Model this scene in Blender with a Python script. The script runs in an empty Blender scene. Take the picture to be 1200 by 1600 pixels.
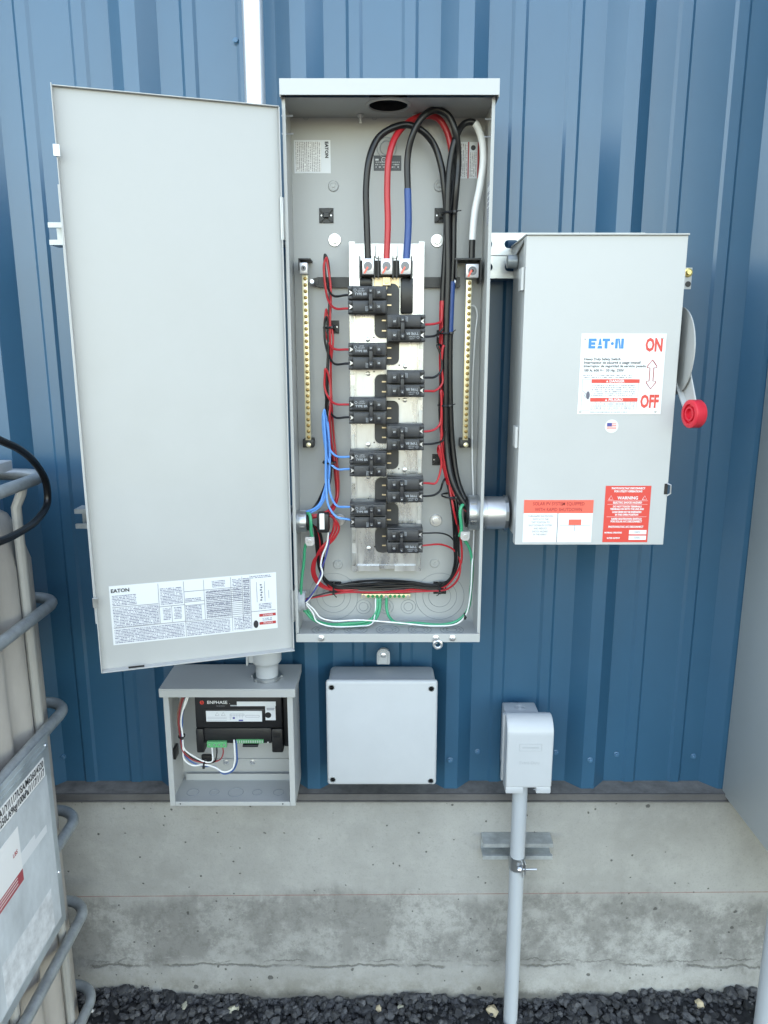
import bpy, bmesh, math, random
from mathutils import Vector, Matrix
random.seed(7)
R = math.radians
sc = bpy.context.scene
COL = sc.collection

# ---------------------------------------------------------------- camera
F, TH, CAM = 1160.0, R(12.2), Vector((0.0, -1.575, 1.58))
cd = bpy.data.cameras.new('camera'); cam = bpy.data.objects.new('camera', cd); COL.objects.link(cam)
cam.location = CAM; cam.rotation_euler = (R(90) - TH, 0, 0)
cd.sensor_fit = 'VERTICAL'; cd.sensor_height = 24.0; cd.lens = F / 1600 * 24.0
cd.clip_start = 0.02; cd.clip_end = 500
sc.camera = cam
# ---------------------------------------------------------------- sky, sun, exposure
SUN_EL, SUN_ROT = R(49), R(18)
w = bpy.data.worlds.new('World'); sc.world = w; w.use_nodes = True
wn = w.node_tree.nodes; wl = w.node_tree.links
sky = wn.new('ShaderNodeTexSky'); sky.sky_type = 'NISHITA'; sky.sun_disc = False
sky.sun_elevation = SUN_EL; sky.sun_rotation = SUN_ROT; sky.dust_density = 2.0; sky.ozone_density = 1.0
wl.new(sky.outputs[0], wn['Background'].inputs[0]); wn['Background'].inputs[1].default_value = 0.15
sd = bpy.data.lights.new('sun', 'SUN'); sd.energy = 2.2; sd.angle = R(0.5); sd.color = (1.0, 0.95, 0.88)
so = bpy.data.objects.new('sun', sd); COL.objects.link(so)
sv = Vector((math.sin(SUN_ROT) * math.cos(SUN_EL), math.cos(SUN_ROT) * math.cos(SUN_EL), math.sin(SUN_EL)))
so.location = sv * 20; so.rotation_euler = sv.to_track_quat('Z', 'Y').to_euler()
sc.view_settings.view_transform = 'Standard'; sc.view_settings.look = 'None'
sc.view_settings.gamma = 1.0; sc.view_settings.use_curve_mapping = False
sc.view_settings.exposure = 3.30
sc.view_settings.use_white_balance = True
sc.view_settings.white_balance_temperature = 9200
sc.view_settings.white_balance_tint = 9
sc.cycles.max_bounces = 8; sc.cycles.diffuse_bounces = 4; sc.cycles.glossy_bounces = 4
sc.cycles.use_denoising = True

# ---------------------------------------------------------------- pixel of the photo -> point on a real plane
_c, _s = math.cos(TH), math.sin(TH)
def ray(px, py):
    u = (px - 600) / F; v = (800 - py) / F
    return Vector((u, _c + v * _s, -_s + v * _c))
def P(px, py, Y):
    d = ray(px, py); return CAM + d * ((Y - CAM.y) / d.y)
def PX(px, py, X):
    d = ray(px, py); return CAM + d * ((X - CAM.x) / d.x)
def PZ(px, py, Z):
    d = ray(px, py); return CAM + d * ((Z - CAM.z) / d.z)

# ---------------------------------------------------------------- materials
def mat(name, col, rough=0.5, metal=0.0, var=0.0, scale=8.0, bump=0.0, bscale=200.0, coat=0.0, spec=0.5, stretch=None, rvar=0.0):
    m = bpy.data.materials.new(name); m.use_nodes = True
    nt = m.node_tree; n = nt.nodes; l = nt.links; b = n['Principled BSDF']
    c = (*col, 1) if len(col) == 3 else col
    b.inputs['Base Color'].default_value = c
    b.inputs['Roughness'].default_value = rough; b.inputs['Metallic'].default_value = metal
    b.inputs['Specular IOR Level'].default_value = spec
    b.inputs['Coat Weight'].default_value = coat
    if var or bump or rvar:
        tc = n.new('ShaderNodeTexCoord'); src = tc.outputs['Object']
        if stretch:
            mp = n.new('ShaderNodeMapping'); mp.inputs['Scale'].default_value = stretch
            l.new(src, mp.inputs[0]); src = mp.outputs[0]
    if var or rvar:
        t = n.new('ShaderNodeTexNoise'); t.inputs['Scale'].default_value = scale; t.inputs['Detail'].default_value = 8; t.inputs['Roughness'].default_value = 0.65
        l.new(src, t.inputs['Vector'])
        if var:
            r = n.new('ShaderNodeValToRGB'); r.color_ramp.elements[0].position = 0.3; r.color_ramp.elements[1].position = 0.7
            r.color_ramp.elements[0].color = (*[x * (1 - var) for x in c[:3]], 1)
            r.color_ramp.elements[1].color = (*[min(1, x * (1 + var)) for x in c[:3]], 1)
            l.new(t.outputs['Fac'], r.inputs[0]); l.new(r.outputs[0], b.inputs['Base Color'])
        if rvar:
            mr = n.new('ShaderNodeMapRange'); mr.inputs['From Min'].default_value = 0.3; mr.inputs['From Max'].default_value = 0.7
            mr.inputs['To Min'].default_value = max(0.02, rough - rvar); mr.inputs['To Max'].default_value = min(1, rough + rvar)
            l.new(t.outputs['Fac'], mr.inputs['Value']); l.new(mr.outputs[0], b.inputs['Roughness'])
    if bump:
        t2 = n.new('ShaderNodeTexNoise'); t2.inputs['Scale'].default_value = bscale; t2.inputs['Detail'].default_value = 4
        l.new(src, t2.inputs['Vector'])
        bp = n.new('ShaderNodeBump'); bp.inputs['Strength'].default_value = bump; bp.inputs['Distance'].default_value = 0.001
        l.new(t2.outputs['Fac'], bp.inputs['Height']); l.new(bp.outputs[0], b.inputs['Normal'])
    return m
M = {}
M['blue'] = mat('blue_siding_paint', (0.0145, 0.087, 0.158), 0.36, 0, var=0.07, scale=3, bump=0.03, bscale=25, spec=0.78)
M['blue_screw'] = mat('blue_screw_paint', (0.05, 0.15, 0.25), 0.3)
M['trim'] = mat('weathered_brown_trim', (0.10, 0.095, 0.092), 0.6, 0, var=0.2, scale=14)
M['ledge'] = mat('dusty_ledge', (0.15, 0.14, 0.13), 0.85, 0, var=0.35, scale=30)
M['grey'] = mat('grey_enamel', (0.388, 0.394, 0.382), 0.40, 0, var=0.035, scale=5, bump=0.35, bscale=7, rvar=0.07)
M['grey2'] = mat('cool_grey_enamel', (0.448, 0.454, 0.445), 0.36, 0, var=0.03, scale=5, bump=0.35, bscale=7, rvar=0.06)
M['cabinet'] = mat('cabinet_enamel', (0.38, 0.405, 0.405), 0.45, 0, var=0.04, scale=3)
M['groove'] = mat('knockout_groove', (0.24, 0.265, 0.265), 0.5)
M['pvc'] = mat('light_grey_pvc', (0.40, 0.42, 0.435), 0.42, 0, var=0.03, scale=10, bump=0.08, bscale=300)
M['pvcw'] = mat('pale_plastic', (0.455, 0.475, 0.49), 0.36, 0, var=0.03, scale=12, bump=0.05, bscale=300)
M['pipe'] = mat('grey_pvc_conduit', (0.40, 0.43, 0.455), 0.45, 0, var=0.06, scale=9, stretch=(1, 1, 0.3))
M['emt'] = mat('bright_galvanised_conduit', (0.60, 0.61, 0.62), 0.36, 0.8, var=0.06, scale=20, stretch=(1, 1, 0.15))
M['galv'] = mat('galvanised_steel', (0.42, 0.44, 0.45), 0.36, 0.9, var=0.15, scale=35, rvar=0.12)
M['zinc'] = mat('zinc_plate', (0.72, 0.73, 0.74), 0.3, 0.9, var=0.08, scale=60)
M['galvd'] = mat('dull_galvanised_tube', (0.32, 0.35, 0.36), 0.40, 0.45, var=0.25, scale=30, bump=0.15, bscale=120)
M['alu'] = mat('aluminium_pan', (0.53, 0.545, 0.56), 0.30, 0.85, var=0.09, scale=30, stretch=(1, 1, 0.25), rvar=0.14, bump=0.15, bscale=14)
M['dsteel'] = mat('dark_socket_screw', (0.16, 0.16, 0.17), 0.4, 0.6)
M['lug'] = mat('aluminium_lug', (0.56, 0.56, 0.57), 0.35, 0.6, var=0.05, scale=80)
M['brass'] = mat('pale_brass', (0.80, 0.70, 0.46), 0.36, 0.65, var=0.12, scale=90)
M['brassd'] = mat('brass_screw', (0.26, 0.17, 0.06), 0.35, 0.7)
M['copper'] = mat('tinned_copper', (0.62, 0.50, 0.34), 0.38, 0.8, var=0.1, scale=60)
M['black'] = mat('black_plastic', (0.011, 0.011, 0.012), 0.42, 0, var=0.15, scale=30, bump=0.1, bscale=600)
M['breaker'] = mat('breaker_phenolic', (0.030, 0.031, 0.034), 0.45, 0, var=0.15, scale=40, bump=0.15, bscale=900)
M['toggle'] = mat('toggle_black', (0.014, 0.015, 0.019), 0.38)
M['rubber'] = mat('black_insulation', (0.009, 0.009, 0.010), 0.33, 0, bump=0.15, bscale=90, spec=0.4)
M['red_w'] = mat('red_insulation', (0.46, 0.018, 0.026), 0.36, 0, var=0.06, scale=30)
M['blue_w'] = mat('blue_insulation', (0.075, 0.28, 0.66), 0.36)
M['bluetape'] = mat('blue_tape', (0.012, 0.062, 0.22), 0.4, 0, bump=0.6, bscale=90)
M['redtape'] = mat('red_tape', (0.52, 0.02, 0.03), 0.4, 0, bump=0.5, bscale=90)
M['white_w'] = mat('white_insulation', (0.76, 0.76, 0.74), 0.38)
M['green_w'] = mat('green_insulation', (0.012, 0.30, 0.15), 0.36)
M['wirered'] = mat('dull_red_insulation', (0.30, 0.03, 0.04), 0.4)
M['brown_w'] = mat('brown_insulation', (0.26, 0.12, 0.09), 0.45)
M['dblue_w'] = mat('dark_blue_insulation', (0.03, 0.09, 0.25), 0.4)
M['redpl'] = mat('red_grip_plastic', (0.62, 0.016, 0.035), 0.38, 0, bump=0.1, bscale=300)
M['white'] = mat('white_label', (0.72, 0.72, 0.71), 0.42)
M['paper'] = mat('silver_white_label', (0.64, 0.66, 0.67), 0.35)
M['ink'] = mat('black_ink', (0.02, 0.02, 0.025), 0.5)
M['inkg'] = mat('grey_ink', (0.12, 0.12, 0.15), 0.5)
M['redp'] = mat('red_print', (0.68, 0.06, 0.045), 0.42)
M['salmon'] = mat('faded_red_print', (0.80, 0.13, 0.09), 0.42)
M['dred'] = mat('dark_red_ink', (0.42, 0.03, 0.03), 0.45)
M['bluep'] = mat('bright_blue_print', (0.012, 0.22, 0.58), 0.42)
M['navy'] = mat('navy_print', (0.05, 0.06, 0.25), 0.42)
M['darklabel'] = mat('charcoal_label', (0.045, 0.05, 0.055), 0.4)
M['greent'] = mat('green_terminal', (0.08, 0.36, 0.15), 0.4)
M['greens'] = mat('green_screw', (0.015, 0.30, 0.12), 0.32, 0.4)
M['hdpe'] = mat('dirty_tank_plastic', (0.35, 0.325, 0.295), 0.40, 0, var=0.28, scale=4, stretch=(1, 1, 0.35), bump=0.1, bscale=60)
M['worn'] = mat('worn_sticker', (0.55, 0.57, 0.58), 0.6, 0, var=0.25, scale=40)
M['upright'] = mat('pale_cage_tube', (0.42, 0.41, 0.38), 0.4, 0.2, var=0.15, scale=12, stretch=(1, 1, .3))
M['plate'] = mat('worn_galvanised_plate', (0.40, 0.45, 0.47), 0.38, 0.45, var=0.28, scale=9, rvar=0.1)
M['bandred'] = mat('faded_dark_red', (0.36, 0.045, 0.06), 0.45)
M['galvl'] = mat('galvanised_light', (0.40, 0.425, 0.425), 0.40, 0.45, var=0.25, scale=40, rvar=0.1)
M['film'] = mat('cloudy_film', (0.47, 0.51, 0.53), 0.3, 0, var=0.22, scale=14, stretch=(1, 1, .5))
M['gold'] = mat('yellow_zinc', (0.65, 0.52, 0.22), 0.3, 0.9)
M['palestone'] = mat('pale_stone', (0.42, 0.40, 0.30), 0.9, 0, var=0.3, scale=50, bump=0.5, bscale=200)
M['tanstone'] = mat('tan_stone', (0.44, 0.36, 0.24), 0.9, 0, var=0.25, scale=50, bump=0.5, bscale=200)

def mat_micro(name, paper, ink, pitch, fill=0.5, vertical=False, word=900):
    """flat print too small to read: broken rows of ink on paper"""
    m = bpy.data.materials.new(name); m.use_nodes = True
    nt = m.node_tree; n = nt.nodes; l = nt.links; b = n['Principled BSDF']; b.inputs['Roughness'].default_value = 0.42
    tc = n.new('ShaderNodeTexCoord'); sp = n.new('ShaderNodeSeparateXYZ'); l.new(tc.outputs['Object'], sp.inputs[0])
    row, run = ('X', 'Z') if vertical else ('Z', 'X')
    d = n.new('ShaderNodeMath'); d.operation = 'DIVIDE'; l.new(sp.outputs[row], d.inputs[0]); d.inputs[1].default_value = pitch
    fr = n.new('ShaderNodeMath'); fr.operation = 'FRACT'; l.new(d.outputs[0], fr.inputs[0])
    fl = n.new('ShaderNodeMath'); fl.operation = 'FLOOR'; l.new(d.outputs[0], fl.inputs[0])
    lt = n.new('ShaderNodeMath'); lt.operation = 'LESS_THAN'; l.new(fr.outputs[0], lt.inputs[0]); lt.inputs[1].default_value = 0.55
    cb = n.new('ShaderNodeCombineXYZ'); ml = n.new('ShaderNodeMath'); ml.operation = 'MULTIPLY'; l.new(sp.outputs[run], ml.inputs[0]); ml.inputs[1].default_value = word
    m7 = n.new('ShaderNodeMath'); m7.operation = 'MULTIPLY'; l.new(fl.outputs[0], m7.inputs[0]); m7.inputs[1].default_value = 7.31
    l.new(ml.outputs[0], cb.inputs[0]); l.new(m7.outputs[0], cb.inputs[1])
    ns = n.new('ShaderNodeTexNoise'); ns.inputs['Scale'].default_value = 1.0; ns.inputs['Detail'].default_value = 3; l.new(cb.outputs[0], ns.inputs['Vector'])
    gt = n.new('ShaderNodeMath'); gt.operation = 'LESS_THAN'; l.new(ns.outputs['Fac'], gt.inputs[0]); gt.inputs[1].default_value = fill
    mu = n.new('ShaderNodeMath'); mu.operation = 'MULTIPLY'; l.new(lt.outputs[0], mu.inputs[0]); l.new(gt.outputs[0], mu.inputs[1])
    mx = n.new('ShaderNodeMix'); mx.data_type = 'RGBA'; mx.inputs[6].default_value = (*paper, 1); mx.inputs[7].default_value = (*ink, 1)
    l.new(mu.outputs[0], mx.inputs[0]); l.new(mx.outputs[2], b.inputs['Base Color'])
    return m
M['micro'] = mat_micro('small_print', (0.64, 0.66, 0.67), (0.13, 0.14, 0.20), 0.0030, 0.55)
M['microw'] = mat_micro('small_print_white', (0.72, 0.72, 0.71), (0.22, 0.22, 0.24), 0.0036, 0.5)
M['microv'] = mat_micro('small_print_turned', (0.74, 0.74, 0.72), (0.30, 0.28, 0.28), 0.0034, 0.55, True)
M['microd'] = mat_micro('small_print_dark', (0.045, 0.05, 0.055), (0.45, 0.45, 0.45), 0.0042, 0.5)
M['microb'] = mat_micro('small_print_breaker', (0.035, 0.036, 0.04), (0.40, 0.42, 0.45), 0.0022, 0.52)

def concrete():
    m = bpy.data.materials.new('cast_concrete'); m.use_nodes = True
    nt = m.node_tree; n = nt.nodes; l = nt.links; b = n['Principled BSDF']; b.inputs['Roughness'].default_value = 0.88; b.inputs['Specular IOR Level'].default_value = 0.25
    tc = n.new('ShaderNodeTexCoord'); co = tc.outputs['Object']
    sp = n.new('ShaderNodeSeparateXYZ'); l.new(co, sp.inputs[0]); X, Z = sp.outputs['X'], sp.outputs['Z']
    def noise(s, det=6, rough=0.6, st=None, off=0):
        mp = n.new('ShaderNodeMapping'); mp.inputs['Scale'].default_value = st or (1, 1, 1); mp.inputs['Location'].default_value = (off, off * 1.7, off * .6)
        l.new(co, mp.inputs[0]); t = n.new('ShaderNodeTexNoise'); t.inputs['Scale'].default_value = s; t.inputs['Detail'].default_value = det; t.inputs['Roughness'].default_value = rough
        l.new(mp.outputs[0], t.inputs['Vector']); return t.outputs['Fac']
    def math_(op, a, bb=None, cl=False):
        k = n.new('ShaderNodeMath'); k.operation = op; k.use_clamp = cl
        for i, v in enumerate((a, bb)):
            if v is None: continue
            if isinstance(v, (int, float)): k.inputs[i].default_value = v
            else: l.new(v, k.inputs[i])
        return k.outputs[0]
    def rng(v, a, bb, c=0.0, d=1.0):
        k = n.new('ShaderNodeMapRange'); k.interpolation_type = 'SMOOTHSTEP'
        l.new(v, k.inputs['Value']); k.inputs['From Min'].default_value = a; k.inputs['From Max'].default_value = bb
        k.inputs['To Min'].default_value = c; k.inputs['To Max'].default_value = d; return k.outputs[0]
    def mixc(fac, A, B):
        k = n.new('ShaderNodeMix'); k.data_type = 'RGBA'; l.new(fac, k.inputs[0])
        for i, v in ((6, A), (7, B)):
            if isinstance(v, tuple): k.inputs[i].default_value = (*v, 1)
            else: l.new(v, k.inputs[i])
        return k.outputs[2]
    base = mixc(rng(noise(2.2, 5), .35, .68), (0.262, 0.258, 0.240), (0.350, 0.346, 0.325))
    base = mixc(math_('MULTIPLY', rng(noise(14, 8, .7), .42, .7), .45), base, (0.38, 0.375, 0.35))
    base = mixc(math_('MULTIPLY', rng(noise(70, 6, .7, off=3), .5, .75), .45), base, (0.21, 0.205, 0.19))
    # damp-looking mottled stain band low on the wall, rough top edge
    edge = math_('ADD', Z, math_('MULTIPLY', math_('SUBTRACT', noise(3.5, 6, .7, (1, 1, .3), 5), .5), .20))
    band = math_('MULTIPLY', rng(edge, .335, .285), rng(edge, .095, .14))
    blot = math_('MULTIPLY', band, rng(noise(7, 10, .72, (1, 1, .8), 11), .40, .56))
    base = mixc(math_('MULTIPLY', blot, .72), base, (0.165, 0.160, 0.148))
    fine = math_('MULTIPLY', band, rng(noise(38, 10, .85, off=2), .47, .58))
    base = mixc(math_('MULTIPLY', fine, .42), base, (0.11, 0.107, 0.098))
    scr = math_('MULTIPLY', band, rng(noise(30, 8, .8, (1, 1, 2.5), 8), .58, .66))
    base = mixc(math_('MULTIPLY', scr, .6), base, (0.36, 0.355, 0.34))
    # pour line with ragged laitance
    z2 = math_('ADD', Z, math_('MULTIPLY', math_('SUBTRACT', noise(12, 8, .7, (1, 1, .5), 21), .5), .035))
    pour = math_('MULTIPLY', rng(math_('ABSOLUTE', math_('SUBTRACT', z2, .118)), .0035, .0008), rng(noise(9, 4, off=9), .40, .55))
    base = mixc(math_('MULTIPLY', pour, .62), base, (0.07, 0.068, 0.06))
    z3 = math_('ADD', Z, math_('MULTIPLY', math_('SUBTRACT', noise(18, 8, .7, (1, 1, .5), 31), .5), .05))
    pour2 = math_('MULTIPLY', rng(math_('ABSOLUTE', math_('SUBTRACT', z3, .132)), .003, .0006), rng(noise(11, 4, off=14), .45, .6))
    base = mixc(math_('MULTIPLY', pour2, .7), base, (0.09, 0.087, 0.08))
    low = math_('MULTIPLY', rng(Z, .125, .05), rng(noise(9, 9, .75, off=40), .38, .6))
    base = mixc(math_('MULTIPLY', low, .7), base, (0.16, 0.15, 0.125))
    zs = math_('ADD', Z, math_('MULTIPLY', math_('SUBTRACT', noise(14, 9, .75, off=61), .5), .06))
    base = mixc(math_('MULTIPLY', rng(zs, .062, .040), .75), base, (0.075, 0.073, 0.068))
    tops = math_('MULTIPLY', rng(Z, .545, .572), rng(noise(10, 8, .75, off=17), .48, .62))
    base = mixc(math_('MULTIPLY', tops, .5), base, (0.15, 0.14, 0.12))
    # snapped red chalk line
    lz = math_('SUBTRACT', Z, math_('ADD', math_('MULTIPLY', X, .008), .3165))
    chalk = math_('MULTIPLY', rng(math_('ABSOLUTE', lz), .0016, .0005), rng(noise(16, 6, .7, (1, 1, .2), 50), .30, .55, .25, 1.0))
    base = mixc(math_('MULTIPLY', chalk, .75), base, (0.24, 0.10, 0.085))
    g1 = math_('MULTIPLY', rng(noise(230, 4, .8, off=6), .52, .70), .40)
    base = mixc(g1, base, (0.17, 0.165, 0.15))
    # bug holes
    def holes(s, r0, gate, off):
        mp = n.new('ShaderNodeMapping'); mp.inputs['Location'].default_value = (off, 0, off)
        wv = n.new('ShaderNodeTexNoise'); wv.inputs['Scale'].default_value = s * 3.5; wv.inputs['Detail'].default_value = 3; l.new(co, wv.inputs['Vector'])
        va = n.new('ShaderNodeVectorMath'); va.operation = 'MULTIPLY_ADD'; l.new(wv.outputs['Color'], va.inputs[0]); va.inputs[1].default_value = (.22 / s,) * 3; l.new(co, va.inputs[2]); l.new(va.outputs[0], mp.inputs[0])
        v = n.new('ShaderNodeTexVoronoi'); v.inputs['Scale'].default_value = s; v.voronoi_dimensions = '3D'; l.new(mp.outputs[0], v.inputs['Vector'])
        sx = n.new('ShaderNodeSeparateColor'); l.new(v.outputs['Color'], sx.inputs[0])
        rr = math_('MULTIPLY', sx.outputs[1], r0)
        inside = rng(math_('SUBTRACT', v.outputs['Distance'], rr), .03, -.01)
        return math_('MULTIPLY', inside, math_('GREATER_THAN', sx.outputs[0], gate))
    h = math_('MAXIMUM', holes(26, .15, .55, 0.3), holes(64, .20, .62, 4.1))
    base = mixc(math_('MULTIPLY', h, .8), base, (0.065, 0.063, 0.058))
    l.new(base, b.inputs['Base Color'])
    hs = math_('ADD', math_('MULTIPLY', noise(120, 6), .35), math_('SUBTRACT', math_('MULTIPLY', noise(10, 6), .8), math_('ADD', math_('MULTIPLY', h, 1.5), math_('MULTIPLY', pour, 1.2))))
    bp = n.new('ShaderNodeBump'); bp.inputs['Strength'].default_value = 0.55; bp.inputs['Distance'].default_value = 0.003
    l.new(hs, bp.inputs['Height']); l.new(bp.outputs[0], b.inputs['Normal'])
    return m
M['concrete'] = concrete()

def gravelmat(name, c0, c1):
    m = bpy.data.materials.new(name); m.use_nodes = True
    nt = m.node_tree; n = nt.nodes; l = nt.links; b = n['Principled BSDF']; b.inputs['Roughness'].default_value = 0.8
    g = n.new('ShaderNodeNewGeometry'); r = n.new('ShaderNodeValToRGB')
    r.color_ramp.elements[0].color = (*c0, 1); r.color_ramp.elements[1].color = (*c1, 1)
    l.new(g.outputs['Random Per Island'], r.inputs[0])
    tc = n.new('ShaderNodeTexCoord'); t = n.new('ShaderNodeTexNoise'); t.inputs['Scale'].default_value = 90; t.inputs['Detail'].default_value = 6; l.new(tc.outputs['Object'], t.inputs['Vector'])
    mx = n.new('ShaderNodeMix'); mx.data_type = 'RGBA'; mx.blend_type = 'MULTIPLY'; mx.inputs[0].default_value = .7
    r2 = n.new('ShaderNodeValToRGB'); r2.color_ramp.elements[0].color = (.5, .5, .5, 1); r2.color_ramp.elements[0].position = .3; r2.color_ramp.elements[1].position = .7; r2.color_ramp.elements[1].color = (1.5, 1.5, 1.5, 1)
    l.new(t.outputs['Fac'], r2.inputs[0]); l.new(r.outputs[0], mx.inputs[6]); l.new(r2.outputs[0], mx.inputs[7]); l.new(mx.outputs[2], b.inputs['Base Color'])
    bp = n.new('ShaderNodeBump'); bp.inputs['Strength'].default_value = .6; bp.inputs['Distance'].default_value = .003; l.new(t.outputs['Fac'], bp.inputs['Height']); l.new(bp.outputs[0], b.inputs['Normal'])
    return m
M['gravel'] = gravelmat('dark_gravel', (0.013, 0.014, 0.016), (0.075, 0.075, 0.078))
M['soil'] = mat('gravel_ground', (0.030, 0.030, 0.030), 0.95, 0, var=0.5, scale=40, bump=1.0, bscale=60)

# ---------------------------------------------------------------- mesh builder
class MB:
    def __init__(s): s.bm = bmesh.new()
    def merge(s, b2, mtx=None):
        if mtx is not None: b2.transform(mtx)
        me = bpy.data.meshes.new('tmp'); b2.to_mesh(me); b2.free(); s.bm.from_mesh(me); bpy.data.meshes.remove(me); return s
    def box(s, x0, x1, y0, y1, z0, z1, bev=0.0, seg=2, mtx=None):
        b = bmesh.new(); bmesh.ops.create_cube(b, size=1.0)
        for v in b.verts: v.co = Vector(((x0 + x1) / 2 + v.co.x * (x1 - x0), (y0 + y1) / 2 + v.co.y * (y1 - y0), (z0 + z1) / 2 + v.co.z * (z1 - z0)))
        if bev: bmesh.ops.bevel(b, geom=b.edges[:], offset=bev, segments=seg, affect='EDGES', profile=0.5)
        return s.merge(b, mtx)
    def cyl(s, p0, p1, r0, r1=None, n=20, bev=0.0, caps=True):
        p0, p1 = Vector(p0), Vector(p1); r1 = r0 if r1 is None else r1
        prof = [(0, r0), ((p1 - p0).length, r1)]
        if bev: L = (p1 - p0).length; prof = [(0, r0 - bev), (bev, r0), (L - bev, r1), (L, r1 - bev)]
        return s.lathe(p0, p1 - p0, prof, n, caps)
    def lathe(s, o, axis, prof, n=24, caps=True):
        o = Vector(o); a = Vector(axis).normalized(); u = a.orthogonal().normalized(); v = a.cross(u); rings = []
        for t, r in prof:
            if r <= 1e-7: rings.append([s.bm.verts.new(o + a * t)]); continue
            rings.append([s.bm.verts.new(o + a * t + (u * math.cos(k * 2 * math.pi / n) + v * math.sin(k * 2 * math.pi / n)) * r) for k in range(n)])
        for A, B in zip(rings, rings[1:]):
            for k in range(n):
                q = [A[k % len(A)], A[(k + 1) % len(A)], B[(k + 1) % len(B)], B[k % len(B)]]
                q = list(dict.fromkeys(q))
                if len(q) > 2: s.bm.faces.new(q)
        if caps:
            if len(rings[0]) > 2: s.bm.faces.new(rings[0][::-1])
            if len(rings[-1]) > 2: s.bm.faces.new(rings[-1])
        return s
    def tube(s, pts, r, n=8, caps=True, radii=None):
        pts = [Vector(p) for p in pts]; rings = []
        t0 = (pts[1] - pts[0]).normalized(); u = t0.orthogonal().normalized()
        for i, p in enumerate(pts):
            t = (pts[min(i + 1, len(pts) - 1)] - pts[max(i - 1, 0)])
            t = t.normalized() if t.length > 1e-9 else t0
            u = (u - t * u.dot(t)); u = u.normalized() if u.length > 1e-6 else t.orthogonal().normalized()
            v = t.cross(u); rr = radii[i] if radii else r
            rings.append([s.bm.verts.new(p + (u * math.cos(k * 2 * math.pi / n) + v * math.sin(k * 2 * math.pi / n)) * rr) for k in range(n)])
        for A, B in zip(rings, rings[1:]):
            for k in range(n): s.bm.faces.new((A[k], A[(k + 1) % n], B[(k + 1) % n], B[k]))
        if caps: s.bm.faces.new(rings[0][::-1]); s.bm.faces.new(rings[-1])
        return s
    def prism(s, poly, axis, a0, a1, bev=0.0):
        """poly: 2D points; axis 'x','y','z' extruded from a0 to a1 (remaining axes in order)"""
        def mk(p, a):
            return {'x': (a, p[0], p[1]), 'y': (p[0], a, p[1]), 'z': (p[0], p[1], a)}[axis]
        b = bmesh.new(); A = [b.verts.new(mk(p, a0)) for p in poly]; B = [b.verts.new(mk(p, a1)) for p in poly]
        b.faces.new(A); b.faces.new(B[::-1]); n = len(poly)
        for k in range(n): b.faces.new((A[k], B[k], B[(k + 1) % n], A[(k + 1) % n]))
        bmesh.ops.recalc_face_normals(b, faces=b.faces[:])
        if bev: bmesh.ops.bevel(b, geom=b.edges[:], offset=bev, segments=2, affect='EDGES')
        return s.merge(b)
    def quad(s, *pts):
        s.bm.faces.new([s.bm.verts.new(Vector(p)) for p in pts]); return s
    def ring(s, c, axis, r, w=0.0007, n=28):
        a = Vector(axis).normalized(); u = a.orthogonal().normalized(); v = a.cross(u); c = Vector(c)
        pts = [c + (u * math.cos(k * 2 * math.pi / n) + v * math.sin(k * 2 * math.pi / n)) * r for k in range(n + 1)]
        return s.tube(pts, w, 5, False)
    def text(s, txt, size, mtx, align='CENTER', bold=0.0, sx=1.0, shear=0.0, sp=1.0):
        cu = bpy.data.curves.new('t', 'FONT'); cu.body = txt; cu.size = size; cu.align_x = align; cu.align_y = 'CENTER'
        cu.offset = bold; cu.resolution_u = 2; cu.shear = shear; cu.space_character = sp
        ob = bpy.data.objects.new('t', cu); me = bpy.data.meshes.new_from_object(ob)
        me.transform(mtx @ Matrix.Diagonal((sx, 1, 1, 1))); s.bm.from_mesh(me)
        bpy.data.meshes.remove(me); bpy.data.objects.remove(ob); bpy.data.curves.remove(cu); return s
    def build(s, name, m, parent=None, smooth=True, ang=35):
        me = bpy.data.meshes.new(name)
        bmesh.ops.recalc_face_normals(s.bm, faces=s.bm.faces[:])
        if smooth:
            for f in s.bm.faces: f.smooth = True
            ca = R(ang)
            for e in s.bm.edges:
                if len(e.link_faces) == 2 and e.calc_face_angle(0) > ca: e.smooth = False
        if parent is not None:
            off = Vector(); q = parent
            while q is not None: off += q.location; q = q.parent
            s.bm.transform(Matrix.Translation(-off))
        s.bm.to_mesh(me); s.bm.free()
        o = bpy.data.objects.new(name, me); COL.objects.link(o); me.materials.append(M[m] if isinstance(m, str) else m)
        if parent is not None: o.parent = parent
        return o
def front(x, y, z, rot=0.0):
    """matrix for text lying on a plane facing -Y, turned by rot in that plane"""
    return Matrix.Translation((x, y, z)) @ Matrix.Rotation(R(90), 4, 'X') @ Matrix.Rotation(rot, 4, 'Z')
def tag(o, label, cat, group=None, kind=None):
    o['label'] = label; o['category'] = cat
    if group: o['group'] = group
    if kind: o['kind'] = kind
    return o
def thing(name, label, cat, loc=(0, 0, 0), group=None):
    o = bpy.data.objects.new(name, None); COL.objects.link(o); o.location = loc; o.empty_display_size = .05
    return tag(o, label, cat, group)
def copy_tree(o, parent=None):
    c = o.copy(); COL.objects.link(c)
    if parent is not None: c.parent = parent
    for ch in o.children: copy_tree(ch, c)
    return c
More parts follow.
